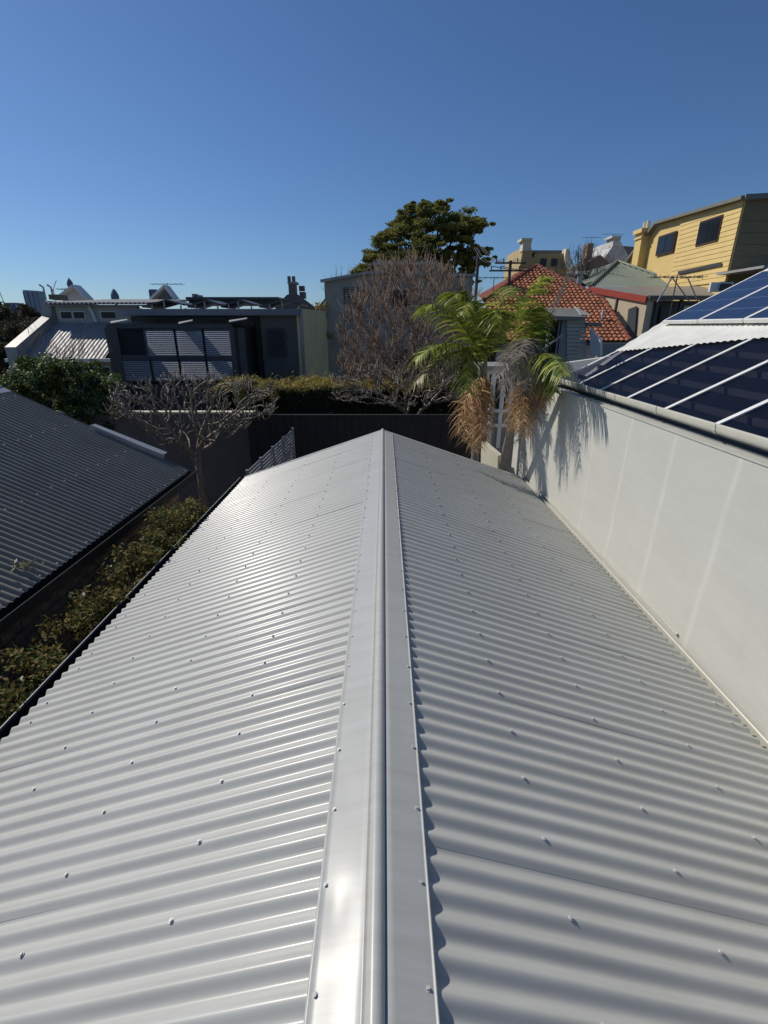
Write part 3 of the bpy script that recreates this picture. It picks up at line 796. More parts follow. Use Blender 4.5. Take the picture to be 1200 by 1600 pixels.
# straighten through the visible points
pts = [g0*(1-min(1, i/20))+base2*min(1, i/20) if i <= 20 else base2+(h2-base2)*((i-20)/(n-20)) for i in range(n+1)]
tr.tube(pts, rad, 14); tr.build('trunk', M_palmtrunk, t, True)
frond(t, h2, WY(862, 530, 5.4), WY(884, 588, 4.8), M_palm, 301, 42, .32, .8)
frond(t, h2, WY(850, 548, 5.8), WY(868, 612, 5.5), M_palm, 302, 36, .28, .8)
frond(t, h2, WY(835, 500, 5.9), WY(840, 480, 5.6), M_palm, 303, 32, .28, .8)
o = frond(t, h2+V(.05, 0, .1), WY(868, 480, 6.0), WY(889, 425, 5.9), M_deadg, 304, 90, .07, .5, .010, 'dead_frond', .25, .5, .014, lab='bare grey stalk pointing up to the right')
for i, (mx_, ex_) in enumerate((((812, 505, 5.95), (790, 600, 5.75)), ((825, 500, 5.85), (805, 590, 5.65)), ((835, 505, 5.75), (822, 610, 5.60)), ((815, 515, 5.65), (778, 590, 5.55)), ((840, 520, 5.95), (832, 610, 5.85)), ((828, 498, 5.65), (812, 560, 5.35)), ((805, 530, 5.95), (786, 620, 5.95)))):
    frond(t, h2+V(0, 0, .05), WY(*mx_), WY(*ex_), M_deadg, 320+i, 64, .34, 1.0, .014, 'dead_frond', .05, .35)
for i, (px, py, Yd) in enumerate(((812, 690, 5.80), (800, 672, 5.85), (826, 680, 5.70), (838, 655, 5.75), (845, 640, 5.85), (818, 668, 5.60), (803, 650, 6.05), (852, 628, 5.80))):
    a = h2+V(rr.uniform(-.05, .05), rr.uniform(-.08, .02), -.2); e = WY(px, py, Yd)
    frond(t, a, a*.5+e*.5+V((e.x-a.x)*.5, -.08, .15), e, M_deadb if i % 3 else M_deadg, 340+i, 50, .27, .95, .015, 'dead_frond', .1, .25)

# ---- structure behind the palms: pale timber porch and stub wall
c0 = WY(752, 712, 8.0)
mb = MB(); mb.prism([WY(752, 690, 8.1), WY(778, 712, 7.6), WY(776, 760, 7.6), WY(750, 760, 8.1)], (.09, .05, 0))
tag(mb.build('stub_wall', M_cream), 'short cream stub wall between the two palm trunks', 'wall')
hut = thing('timber_hut', 'pale blue-grey timber lean-to with dark openings behind the palms', 'hut', (WY(800, 650, 10).x, 10, 0))
mb = MB(); fbox(mb, 762, 640, 850, 760, 10.0, .1); mb.build('wall', M_midgrey, hut)
mb = MB(); fbox(mb, 764, 585, 848, 640, 10.05, .05); mb.build('dark_opening', M_black, hut)
for px in (768, 783, 797, 812, 835):
    mb = MB(); fbox(mb, px-3, 580, px+3, 700, 9.95, .05); mb.build('post', M_white, hut)
for py in (580, 642, 665):
    mb = MB(); fbox(mb, 760, py-2.5, 850, py+2.5, 9.93, .06); mb.build('rail', M_white, hut)
mb = MB(); fbox(mb, 755, 572, 856, 579, 9.8, 1.2); mb.build('roof', M_oldtin, hut)

# ================================================================== 9. DARK MODERN HOUSE (centre left)
YA = 16.0
mh = thing('modern_grey_house', 'flat-roofed charcoal house with aluminium louvre screens beyond the left bare tree', 'house', (-4, 17, 0))
xa = WY(190, 487, YA).x; xb = WY(469, 487, YA).x
zt = WY(600, 483, YA).z; zf = WY(600, 493, YA).z
mb = MB(); mb.box(xa, xb+.02, YA-.25, YA+5.5, zf, zt); mb.build('roof_slab', mat('grey_fascia_paint', (.17, .185, .21), .5, 0, .06), mh)
xm = WY(415, 540, YA).x
mb = MB(); mb.box(xa+.15, xm, YA+.9, YA+1.05, 0, zf); mb.box(xm, xb, YA, YA+.15, 0, zf); mb.box(xm-.1, xm, YA, YA+1, 0, zf); mb.build('wall', M_darkgrey, mh)
# side wall with reflected light painted in as bright cream-yellow
xs_ = WY(471, 540, YA-.02).x
mb = MB(); mb.prism([(xs_, YA-.02, 0), (xs_+.75, YA+4.6, 0), (xs_+.75, YA+4.6, zt+.02), (xs_, YA-.02, zt+.02)], (-.1, .0, 0)); mb.build('side_wall', mat('light_painted_render', (.80, .66, .34), .8, 0, .1, 1.2), mh)
mb = MB(); A = WY(470, 487, YA-.1); mb.tube([V(A.x, YA-.1, .3), V(A.x, YA-.1, zt-.05)], .05, 8); mb.build('downpipe', M_oldtin, mh)
mb = MB(); fbox(mb, 200, 503, 398, 505, YA+.85, .04); mb.build('window_head', M_darkgrey, mh)
mb = MB(); fbox(mb, 205, 494, 398, 512, YA+.88, .01); mb.build('window_band', M_glassdark, mh)
def louvre(parent, px0, py0, px1, py1, Y, n, m=M_alum, tilt=.05, gap=.55):
    pm = (py0+py1)/2; x0 = WY(px0, pm, Y).x; x1 = WY(px1, pm, Y).x; z1 = WY(600, py0, Y).z; z0 = WY(600, py1, Y).z
    fr = MB(); tk = .05
    fr.box(x0-tk, x0, Y-.03, Y+.03, z0-tk, z1+tk); fr.box(x1, x1+tk, Y-.03, Y+.03, z0-tk, z1+tk)
    fr.box(x0, x1, Y-.03, Y+.03, z1, z1+tk); fr.box(x0, x1, Y-.03, Y+.03, z0-tk, z0)
    fo = fr.build('louvre_panel', M_darkframe, parent)
    h = (z1-z0)/n
    for i in range(n):
        z = z0+(i+.5)*h; s_ = MB(); s_.prism([(x0, Y-tilt, z-h*.24), (x0, Y-tilt+.006, z-h*.24-.008), (x0, Y+tilt+.006, z+h*.24-.008), (x0, Y+tilt, z+h*.24)], (x1-x0, 0, 0)); s_.build('slat', m, fo)
    pass
YL = 14.4
def LX(px): return WY(px, 555, YL).x
z_t, z_m, z_b = WY(600, 513, YL).z, WY(600, 558, YL).z, WY(600, 600, YL).z
mb = MB()
mb.box(LX(178)-.05, LX(367), YL, YL+.1, z_t, z_t+.12)
mb.box(LX(178)-.05, LX(367), YL, YL+.1, z_m-.06, z_m+.06)
mb.box(LX(178)-.12, LX(178)+.22, YL-.02, YA+.8, 0, z_t+.02)
mb.box(LX(362), LX(367)+.05, YL-.02, YA+.8, 0, z_t+.02); mb.box(LX(178), LX(367), YL+.15, YL+.3, 0, z_b)
mb.build('balcony_frame', M_darkframe, mh)
mb = MB(); mb.box(LX(178), LX(367), YL+1.0, YA+.88, z_m-.1, z_m); mb.build('balcony_floor', M_darkframe, mh)
mb = MB(); fbox(mb, 187, 518, 229, 556, YL+.04, .03); mb.build('dark_screen', M_black, mh)
for (a_, b_, nn_) in ((230, 274, 13), (277, 318, 13), (321, 362, 13)): louvre(mh, a_, 517, b_, 556, YL+.02, nn_)
for (a_, b_) in ((195, 236), (240, 281), (284, 323), (326, 364)): louvre(mh, a_, 563, b_, 594, YL+.02, 11)
louvre(mh, 371, 517, 383, 550, YA-.3, 12); louvre(mh, 421, 515, 444, 555, YA-.06, 13, mat('grey_slat', (.16, .17, .19), .5))
mb = MB(); x0 = WY(367, 540, YL).x; x1 = WY(388, 540, YA-.2).x
mb.prism([(x0+.06, YL+.2, 0), (x1, YA-.2, 0), (x1, YA-.2, WY(600, 512, YA).z), (x0+.06, YL+.2, z_t)], (-.08, .05, 0)); mb.build('angled_wall', M_darkgrey, mh)
for (a_, b_, y_) in ((173, 199, 502), (279, 301, 503), (358, 386, 500)):
    A = WY(a_, y_+4, YL-.1); B = WY(b_, y_, YL+.9)
    mb = MB(); mb.prism([A, WY(b_, y_-1, YL-.1), WY(b_, y_-3, YL+1.4), WY(a_, y_+1, YL+1.4)], (0, 0, .02)); mb.build('glass_canopy', M_midgrey, mh)
# tilted solar racks on its roof, each a thing
for i, (a_, b_) in enumerate(((222, 285), (293, 342), (345, 395), (405, 470))):
    Yr = YA+1.6; A = WY(a_, 480.5, Yr); B = WY((a_+b_)/2+6, 470, Yr); E = WY(b_, 477, Yr)
    t = thing('solar_rack', ['flat dark solar rack above the left end of the charcoal house', 'second tilted solar rack on the charcoal house roof', 'third tilted solar rack, left of the rightmost one', 'rightmost tilted solar rack, below the far gabled chimney'][i], 'solar rack', (A.x, Yr, A.z), 'tilted racks on the flat roof')
    mb = MB(); mb.prism([A, B, B+V(0, 0, .05), A+V(0, 0, .05)], (0, 1.6, 0)); mb.build('solar_panel', M_darkframe, t)
    mb = MB(); mb.prism([B, E, E+V(0, 0, .05), B+V(0, 0, .05)], (0, 1.6, 0)); mb.build('back_panel', M_darkframe, t)
    for q in (0.25, .55, .95):
        x = A.x+(E.x-A.x)*q; mb = MB(); zz = (A.z*(1-min(1, q/.6))+B.z*min(1, q/.6)) if q < .6 else E.z
        mb.box(x-.02, x+.02, Yr, Yr+.04, zt, zz); mb.build('prop', M_greymetal, t)
mb = MB(); fbox(mb, 290, 464, 435, 468, YA+4.5, 2.0); fbox(mb, 295, 468, 430, 476, YA+4.8, 1.5)
tag(mb.build('long_low_roof', M_darkframe), 'long thin dark flat roof rising behind the tilted racks', 'roof')
# roof box + vents
mb = MB(); fbox(mb, 300, 459, 306, 465, YA+5, .3); fbox(mb, 304, 461, 313, 465, YA+5, .3); tag(mb.build('roof_vent', M_oldtin), 'small pale roof vent above the long dark flat roof', 'vent')

# gabled chimney houses behind
YG = 24
t = thing('gabled_house', 'dark gable end with central chimney rising right of the charcoal house', 'house', (WY(470, 470, YG).x, YG, 0))
mb = MB(); mb.prism([WY(430, 478, YG), WY(449, 460, YG), WY(463, 459, YG), WY(500, 486, YG), V(WY(500, 486, YG).x, YG, 0), V(WY(430, 478, YG).x, YG, 0)], (0, .4, 0)); mb.build('gable_wall', M_darkgrey, t)
ch = MB(); fbox(ch, 451, 443, 461, 466, YG-.02, .6); ch.build('chimney', M_darkgrey, t)
ch = MB(); fbox(ch, 449, 440, 463, 443.5, YG-.05, .7); ch.build('chimney_cap', M_midgrey, t)
ch = MB(); fbox(ch, 468, 456, 476, 466, YG+1, .5); ch.build('chimney', M_darkgrey, t)
for px in (452, 459, 470, 474):
    ch = MB(); A = WY(px, 440 if px < 465 else 455, YG+.3); ch.tube([A, A+V(0, 0, .22)], .08, 8); ch.build('chimney_pot', M_brown, t)
t = thing('far_gable', 'small dark gable roof beside the weathered block', 'house', (WY(505, 480, 30).x, 30, 0))
mb = MB(); mb.prism([WY(496, 480, 30), WY(508, 466, 30), WY(525, 470, 30), WY(525, 520, 30), WY(496, 520, 30)], (0, 2, 0)); mb.build('wall', M_darkgrey, t)
# narrow yellow-green shrub between houses
c = WY(505, 500, 19); lf = MB(); rr = random.Random(5)
for k in range(10): cloud(lf, c+V(rr.uniform(-.25, .25), 0, rr.uniform(-.7, .5)), (.2, .2, .2), 120, .08, rr, .3)
t = thing('narrow_yellow_shrub', 'narrow yellow-green shrub squeezed between charcoal house and weathered block', 'shrub', (c.x, 19, 0)); lf.build('foliage', M_hedgetop, t)
mb = MB(); mb.tube([V(c.x, 19, 0), c], .04, 5); mb.build('stem', M_bark, t)

# ================================================================== 10. WHITE TERRACE (far left)
YT = 18.0
te = thing('white_terrace_house', 'pale terrace house with sloping iron roof at the far left', 'house', (WY(120, 520, YT).x, YT, 0))
def tz(py, Y=YT): return WY(600, py, Y).z
xL = WY(88, 488, YT).x; xR = WY(215, 488, YT).x
mb = MB(); mb.box(xL, xR, YT, YT+.2, 0, tz(477)); mb.build('wall', mat('pale_terrace_render', (.42, .41, .37), .8, 0, .1, 1), te)
for (a_, b_) in ((95, 111), (115, 131), (158, 180)):
    mb = MB(); r_ = fbox(mb, a_-1.5, 486, b_+1.5, 499, YT-.04, .06); wo_ = mb.build('window', M_white, te)
    mb = MB(); fbox(mb, a_, 487.5, b_, 497.5, YT-.06, .03); mb.build('pane', M_glassdark, wo_)
mb = MB(); A = WY(138, 478, YT-.1); mb.tube([A, A+V(.1, 0, -.25), V(A.x+.16, YT-.1, tz(503))], .05, 6); mb.build('downpipe', M_white, te)
# upper roof corrugated
zE = tz(474); up = V(0, 1, .07).normalized()
mb = corr(V(0, YT-.35, zE), (1, 0, 0), up, V(0, -.07, 1).normalized(), WY(77, 474, YT).x, WY(240, 474, YT).x, 0, 4.2, .15, .028, 6, 1, thick=.02)
mb.build('upper_roof', M_oldtin, te, True)
mb = MB(); fbox(mb, 78, 476.2, 226, 478, YT-.3, .3); mb.build('soffit', M_midgrey, te)
# lower roof
dl = V(0, -1, -.54).normalized(); nl_ = V(0, -.54, 1).normalized()
Zt_ = tz(504, YT); xl = WY(94, 504, YT).x; xr = WY(172, 504, YT).x
E_ = WY(182, 562, YT-2.6)
Llow = 2.9
mb = corr(V(0, YT-.02, Zt_), (1, 0, 0), dl, nl_, xl-.6, WY(176, 530, YT-1).x+.15, 0, 2.27, .13, .011, 6, 1)
mb.build('lower_roof', M_oldtin, te, True)
ye = YT+dl.y*2.27; ze = Zt_+dl.z*2.27
mb = MB(); mb.box(xl-.7, WY(180, 562, ye).x, ye-.12, ye, ze-.1, ze+.0); mb.build('gutter', M_white, te)
mb = MB(); mb.box(xl-.5, WY(176, 580, ye).x, ye+.3, ye+.5, 0, ze-.1); mb.build('lower_wall', M_blockwall, te)
for a_ in (132, 155):
    mb = MB(); fbox(mb, a_, 572, a_+18, 592, ye+.25, .04); f_ = mb.build('window', M_white, te)
    mb = MB(); fbox(mb, a_+1.5, 574, a_+16.5, 590, ye+.22, .03); mb.build('pane', M_glassdark, f_)
# party wall parapet stepping down towards us
xp = WY(84, 495, YT).x
pw = [V(xp, YT+3, tz(470)), V(xp, YT, tz(470)), V(xp, YT-.1, tz(494)), V(xp, ye-.2, ze+.35), V(xp, ye-.3, 0), V(xp, YT+3, 0)]
mb = MB(); mb.prism(pw, (-.35, 0, 0)); mb.build('party_wall', M_oldtin, te)
for (a_, m__, b_, py0, pyt) in ((93, 122, 143, 470, 448.5), (240, 262, 278, 470, 449)):
    t = thing('white_gable', 'white triangular gable poking above the pale terrace roof' if a_ < 200 else 'white triangular gable above the charcoal house with an aerial behind', 'roof', (WY(m__, 460, YT+4).x, YT+4, tz(470)), 'white gables on the skyline')
    Yg = YT+4
    mb = MB(); mb.prism([WY(a_, py0+4, Yg), WY(m__, pyt, Yg), WY(b_, py0+4, Yg)], (0, .2, 0)); mb.build('gable_wall', M_midgrey if a_ > 200 else M_white, t)
    mb = MB(); p, q, r_ = WY(a_, py0, Yg), WY(m__, pyt, Yg), WY(b_, py0, Yg)
    mb.bar(p+V(0, -.1, .04), q+V(0, -.1, .04), .5, .08); mb.bar(q+V(0, -.1, .04), r_+V(0, -.1, .04), .5, .08); mb.build('verge', M_white, t)
mb = MB(); fbox(mb, 76, 460, 91, 468, YT+2, .6); t = thing('dark_chimney', 'dark square chimney at the left end of the pale terrace roof', 'chimney', (WY(83, 465, YT+2).x, YT+2, tz(470))); mb.build('stack', M_brown, t)
for px in (70, 82):
    mb = MB(); A = WY(px, 460, YT+2.2); mb.tube([A+V(0, 0, -.2), A+V(0, 0, .25), A+V(-.12, 0, .33)], .035, 6); mb.build('flue', M_greymetal, t)

def aerial(lab, px, py, Y, w=.9, h=.8, zb=None, rot=0, n=6):
    A = WY(px, py, Y); t = thing('television_aerial', lab, 'aerial', (A.x, Y, A.z-h), 'television aerials on the roofs')
    mb = MB(); mb.tube([A-V(0, 0, h), A+V(0, 0, .05)], .015, 5); mb.build('mast', M_darkframe, t)
    c, s_ = math.cos(rot), math.sin(rot)
    mb = MB(); mb.tube([A-V(c*w/2, s_*w/2, 0), A+V(c*w/2, s_*w/2, 0)], .012, 5)
    for i in range(n):
        f = -w/2+w*i/(n-1); q = A+V(c*f, s_*f, 0); l = .22+.12*(i % 2); mb.tube([q-V(-s_*l, c*l, 0), q+V(-s_*l, c*l, 0)], .007, 4)
        mb.tube([q-V(0, 0, .05), q+V(0, 0, .05)], .007, 4)
    mb.build('boom', M_darkframe, t); return t
aerial('wide television aerial behind the white gable above the charcoal house', 261, 444, YT+5, 1.3, .8)
aerial('small aerial left of the white gable on the terrace', 102, 452, YT+5, .6, .6)
# city skyline
def tower(name, lab, px0, py0, px1, Y, m, slant=0):
    x0 = WY(px0, 480, Y).x; x1 = WY(px1, 480, Y).x; z = WY(600, py0, Y).z
    t = thing(name, lab, 'tower', ((x0+x1)/2, Y, 0), 'city towers on the horizon')
    mb = MB(); mb.prism([(x0, Y, 0), (x1, Y, 0), (x1, Y, z*(1-slant)), (x0, Y, z)], (0, (x1-x0)*.8, 0)); mb.build('shaft', m, t)
    mb = MB(); nn2 = max(2, int((px1-px0)/6))
    for i in range(nn2+1):
        x = x0+(x1-x0)*i/nn2; mb.box(x-1, x+1, Y-2.0, Y-.05, 0, z*(1-slant)*.97)
    mb.build('fins', M_city2 if m is M_city else M_city, t)
    return t
tower('office_tower', 'tall pale slab tower on the horizon at the far left', 42, 453, 63, 1800, M_city, .02)
tower('office_tower', 'slim blue tower beside the right white gable', 237, 452, 247, 1700, M_city2)
tower('office_tower', 'low blocky tower at the picture left edge', -30, 478, 10, 1500, M_city2)
tower('office_tower', 'stepped grey tower behind the left treeline', 8, 473, 26, 1600, M_city2)
tower('office_tower', 'squat mauve tower just left of the pale slab', 27, 479, 45, 1550, M_city2)
def needle(lab, px, pyt, pyb, Y, wpx):
    A = WY(px, pyt, Y); B = WY(px, pyb, Y); s_ = (WY(px+wpx, pyt, Y).x-A.x)/2
    t = thing('observation_tower', lab, 'tower', (A.x, Y, 0), 'city towers on the horizon')
    H = A.z; mb = MB(); mb.tube([V(A.x, Y, 0), V(A.x, Y, H*.9)], s_*.35, 8); mb.build('shaft', M_city2, t)
    mb = MB(); mb.tube([V(A.x, Y, B.z-s_), V(A.x, Y, B.z), V(A.x, Y, B.z+s_*.8), V(A.x, Y, B.z+s_*1.6), V(A.x, Y, B.z+s_*2.2)], [s_*.5, s_, s_*.95, s_*.6, s_*.2], 12); mb.build('turret', M_city2, t)
    mb = MB(); mb.tube([V(A.x, Y, B.z+s_*2), A], [s_*.1, s_*.04], 5); mb.build('mast', M_city2, t)
needle('observation tower with wide turret above the left gable', 107, 433, 446, 1700, 9)
needle('domed tower with mast above the terrace roof', 178, 455, 466, 1600, 12)
def crane(lab, px, py, px2, py2, Y):
    B = WY(px, py, Y); t = thing('tower_crane', lab, 'crane', (B.x, Y, 0), 'construction cranes on the horizon'); E = WY(px2, py2, Y)
    mb = MB(); mb.bar(V(B.x, Y, 0), B, 1.6, 1.6); mb.build('mast', M_city2, t); mb = MB(); mb.bar(B, E, 1.2, 1.2); mb.bar(B, B+(B-E)*.25, 1.8, 1.8); mb.build('jib', M_city2, t)
crane('crane with raised jib above the dark chimney', 83, 452, 88, 438, 1600); crane('crane at the picture left edge', 5, 470, -1, 455, 1500)

# left dark treeline, brown scrub
t = thing('scrub_treeline', 'x', 'trees', (0, 0, 0)); C.objects.unlink(t); bpy.data.objects.remove(t)
rr = random.Random(31)
TL = [(18, 545, 24, 60, 'brown leafless thicket below the slab tower'), (60, 520, 34, 34, 'dark scrubby tree beside the terrace party wall'), (-20, 520, 30, 60, 'dark tree cut by the left picture edge'), (35, 500, 60, 30, 'distant olive tree under the slab tower')]
for (px, py, Y, rp, lab) in TL:
    c = WY(px, py, Y); r = rp*Y/K; t = thing('scrub_tree', lab, 'tree', (c.x, Y, 0), 'scrubby trees at the left horizon')
    lf = MB(); co = MB()
    for k in range(36):
        cc = c+V(rr.uniform(-r, r), rr.uniform(-1, 1), rr.uniform(-r*.8, r*.65)*(1-.3*rr.random())); s_ = r*rr.uniform(.2, .34)
        cloud(lf, cc, (s_, s_, s_), 260, .006*Y+.05, rr, .4, .35); blob(co, cc-V(0, 0, s_*.2), (s_*.6, s_*.6, s_*.6), rr, 6)
    lf.build('crown', M_dry, t); co.build('branch_mass', M_core, t, kind='stuff')
    st = MB(); st.tube([V(c.x, Y, 0), c], [.25, .1], 7); st.build('trunk', M_bark, t)
# thin bare shrub in front of terrace roof
def tipsC(rr): return WY(rr.uniform(38, 150), rr.uniform(515, 560), 13)
twiggy('thin_bare_shrub', 'thin leafless shrub in front of the sloping terrace roof', WY(80, 590, 13), tipsC, 13, 9, 34, 5, .010)
# far houses band so that the horizon is closed
rr = random.Random(77); k = 0
for (px0, px1, py, Y) in ((505, 560, 486, 60), (690, 775, 488, 70), (0, 90, 492, 120), (90, 300, 482, 90), (880, 1010, 470, 80)):
    t = thing('distant_tree_bank', ['hazy bank of trees beside the weathered block', 'hazy bank of trees under the power pole', 'dark wooded bank below the city towers', 'wooded bank behind the terrace roofs', 'bank of trees behind the green roof'][k], 'trees', (WY((px0+px1)/2, py, Y).x, Y, 0)); k += 1
    lf = MB(); co = MB(); x0 = WY(px0, py, Y).x; x1 = WY(px1, py, Y).x; z = WY(600, py, Y).z; r = 1.3*Y/60
    m_ = int((x1-x0)/r*1.6)+2
    for i in range(m_):
        x = x0+(x1-x0)*(i+.5)/m_; zz = z-r+rr.uniform(-.4, .3)*r
        cloud(lf, V(x, Y, zz), (r, r, r), 220, .35*Y/60, rr, .5); blob(co, V(x, Y, zz-.2*r), (r*.8, r*.8, r*.8), rr, 7)
        co.box(x-r*.6, x+r*.6, Y, Y+1, 0, max(.1, zz))
    lf.build('crown', M_tree, t); co.build('branch_mass', M_core, t, kind='stuff')

# ================================================================== 11. WEATHERED BLOCK (centre)
YB = 19.0
bl = thing('weathered_block', 'plain weathered two-storey beige block behind the bare twiggy tree', 'building', (WY(620, 500, YB).x, YB, 0))
bx0 = WY(509, 500, YB).x; bx1 = WY(735, 500, YB).x
zl = tz(441, YB); zc_ = tz(428, YB); zr = tz(432, YB)
xk = WY(575, 430, YB).x
mb = MB(); mb.prism([(bx0, YB, 0), (bx1, YB, 0), (bx1, YB, zr), (xk, YB, zc_), (bx0, YB, zl)], (0, 7, 0)); mb.build('wall', M_blockwall, bl)
mb = MB(); mb.bar(V(bx0-.12, YB-.06, zl+.03), V(xk, YB-.06, zc_+.03), .2, .09); mb.bar(V(xk, YB-.06, zc_+.03), V(bx1+.1, YB-.06, zr+.03), .2, .08); mb.build('parapet_coping', M_oldtin, bl)
mb = MB(); fbox(mb, 584, 410, 690, 430, YB+1.2, 4); mb.build('upper_storey', M_blockwall, bl)
mb = corr(V(0, YB+1.0, tz(408, YB+1)), (1, 0, 0), V(0, 1, .03).normalized(), (0, 0, 1), WY(583, 408, YB+1).x, WY(683, 408, YB+1).x, 0, 4.3, .2, .04, 6, 1, thick=.12); mb.build('upper_roof', M_oldtin, bl)
mb = MB(); fbox(mb, 537, 449, 560, 474, YB-.04, .08); wf = mb.build('window', M_darkframe, bl)
for k in range(7):
    mb = MB(); fbox(mb, 538.5, 450+k*3.5, 558.5, 451.6+k*3.5, YB-.07, .05); mb.build('louvre_blade', M_midgrey, wf)
mb = MB(); fbox(mb, 610, 452, 640, 480, YB-.04, .08); wf = mb.build('window', M_midgrey, bl); mb = MB(); fbox(mb, 612, 454, 638, 478, YB-.06, .03); mb.build('pane', M_glassdark, wf)
mb = MB(); fbox(mb, 536, 562, 640, 566, YB-.05, .08); mb.build('ledge', M_oldtin, bl)
mb = MB(); fbox(mb, 545, 568, 566, 590, YB-.04, .06); wf = mb.build('window', M_darkframe, bl); mb = MB(); fbox(mb, 547, 570, 564, 588, YB-.06, .03); mb.build('pane', M_glassdark, wf)

# big tree
Yt = 42; c = WY(665, 400, Yt)
bt = thing('big_fig_tree', 'large spreading dark green tree rising behind the weathered block', 'tree', (c.x, Yt, 0))
tr = MB(); lf = MB(); lf2 = MB(); co = MB(); rr = random.Random(61)
fork = WY(672, 470, Yt); tr.tube([V(fork.x, Yt, 0), fork], [.6, .4], 9)
cl = []
for (px, py, r) in ((640, 345, 20), (665, 335, 22), (690, 350, 22), (715, 345, 20), (735, 350, 18), (750, 352, 12), (625, 365, 20), (650, 370, 24), (680, 375, 22), (708, 370, 18), (728, 372, 15), (605, 365, 12), (598, 385, 18), (622, 392, 22), (650, 400, 24), (580, 405, 16), (567, 422, 14), (600, 410, 20), (675, 402, 20), (700, 398, 14), (722, 398, 14), (744, 392, 12), (738, 412, 12), (755, 410, 10), (726, 425, 10), (705, 425, 12), (730, 440, 9), (688, 322, 10), (665, 318, 8), (640, 325, 9), (650, 430, 22), (620, 430, 20), (685, 425, 16)):
    for j in range(13):
        pp = (px+rr.gauss(0, r*.68), py+rr.gauss(0, r*.5)); cc = WY(pp[0], pp[1], Yt+rr.gauss(0, 1.6)); s_ = r*rr.uniform(.32, .7)*Yt/(K*1.1)
        tgt = lf2 if ((px < 640 or py > 395) and rr.random() < .7) else lf
        cloud(tgt, cc, (s_*1.05, s_, s_*.42), 250, .15, rr, .45, .55)
        blob(co, cc-V(0, 0, s_*.1), (s_*.4, s_*.4, s_*.2), rr, 6)
    for q_ in range(3):
        s_ = r*rr.uniform(.6, .85)*Yt/(K*1.1); cloud(lf2 if px < 645 else lf, WY(px+rr.gauss(0, 3), py+rr.gauss(0, 3), Yt+rr.gauss(0, .8)), (s_, s_, s_*.7), 420, .16, rr, .2, .55)
    cc = WY(px, py, Yt); mid = (fork+cc)/2+V(0, 0, -.4); tr.tube([fork, mid, cc], [.16, .10, .04], 5)
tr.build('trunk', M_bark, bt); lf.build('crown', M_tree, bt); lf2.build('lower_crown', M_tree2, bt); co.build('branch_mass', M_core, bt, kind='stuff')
# bare twigs left of the block
def tipsD(rr): return WY(rr.uniform(500, 548), rr.uniform(420, 440), 24)
twiggy('far_bare_tree', 'faint leafless tree tips above the left end of the weathered block', WY(525, 470, 24), tipsD, 24, 15, 14, 4, .02)

# power poles and wires
def pole(lab, px, pyt, pyb, Y, arms, lean=0, r=.13):
    A = WY(px, pyt, Y); t = thing('power_pole', lab, 'pole', (A.x, Y, 0), 'timber power poles'); ends = []
    mb = MB(); mb.tube([V(A.x, Y, 0), A], [r, r*.8], 8); mb.build('shaft', M_pole, t)
    for (p, hw) in arms:
        z = WY(px, p, Y).z; mb = MB(); mb.bar(V(A.x-hw, Y, z), V(A.x+hw, Y, z), .06, .07); mb.build('crossarm', M_pole, t)
        for f in (-.9, -.45, .45, .9):
            mb = MB(); mb.tube([V(A.x+hw*f, Y, z+.05), V(A.x+hw*f, Y, z+.2)], .03, 6); mb.build('insulator', M_darkframe, t); ends.append(V(A.x+hw*f, Y, z+.2))
    return ends
e1 = pole('plain power pole right of the big tree', 748, 388, 470, 34, [(392, .3)], r=.12)
e2 = pole('power pole with two crossarms above the red tiles', 798, 407, 440, 26, [(411, .75), (423, 1.0)], r=.09)
mb = MB()
for i in range(4):
    a_, b_ = e1[i], e2[i]
    mb.tube([a_.lerp(b_, f/8)-V(0, 0, .9*4*(f/8)*(1-f/8)*.5) for f in range(9)], .012, 4, False)
    a_, b_ = e2[i+4], WY(925+i*4, 425+i*2, 40)
    mb.tube([a_.lerp(b_, f/8)-V(0, 0, .5*4*(f/8)*(1-f/8)*.5) for f in range(9)], .018, 4, False)
tag(mb.build('power_line', M_darkframe), 'thin black power wires strung between the two poles above the tiles', 'cable')
aerial('long aerial in front of the power pole left of the red tiles', 772, 434, 20, 1.1, 1.2)

# ================================================================== 12. RED TILED HOUSE
rh = thing('red_tiled_house', 'house with a hipped terracotta tile roof behind the palms', 'house', (WY(860, 500, 25).x, 25, 0))
YE1, YAp = 21.5, 28.0
apex = WY(838, 416, YAp)
zeave = WY(900, 534, YE1).z
slope = (apex.z-zeave)/(YAp-YE1)
def onF(px, py):            # point of the front roof plane seen at a pixel
    x, f, d = ray(px, py); t = (CAMZ-zeave+slope*YE1)/(d+slope*f); return V(x*t, f*t, CAMZ-d*t)
pts = [onF(838, 416), onF(943, 470), onF(984, 534), onF(770, 534), onF(757, 470)]
poly2 = [(p.x, p.y) for p in pts]
def inside(x, y, pg):
    c = False; j = len(pg)-1
    for i in range(len(pg)):
        xi, yi = pg[i]; xj, yj = pg[j]
        if (yi > y) != (yj > y) and x < (xj-xi)*(y-yi)/(yj-yi)+xi: c = not c
        j = i
    return c
nF = V(0, -slope, 1).normalized(); dF = V(0, 1, slope).normalized()
ti = MB(); rr = random.Random(14); tw, tl = .215, .27
x0 = min(p[0] for p in poly2); x1 = max(p[0] for p in poly2)
y = min(p[1] for p in poly2); row = 0
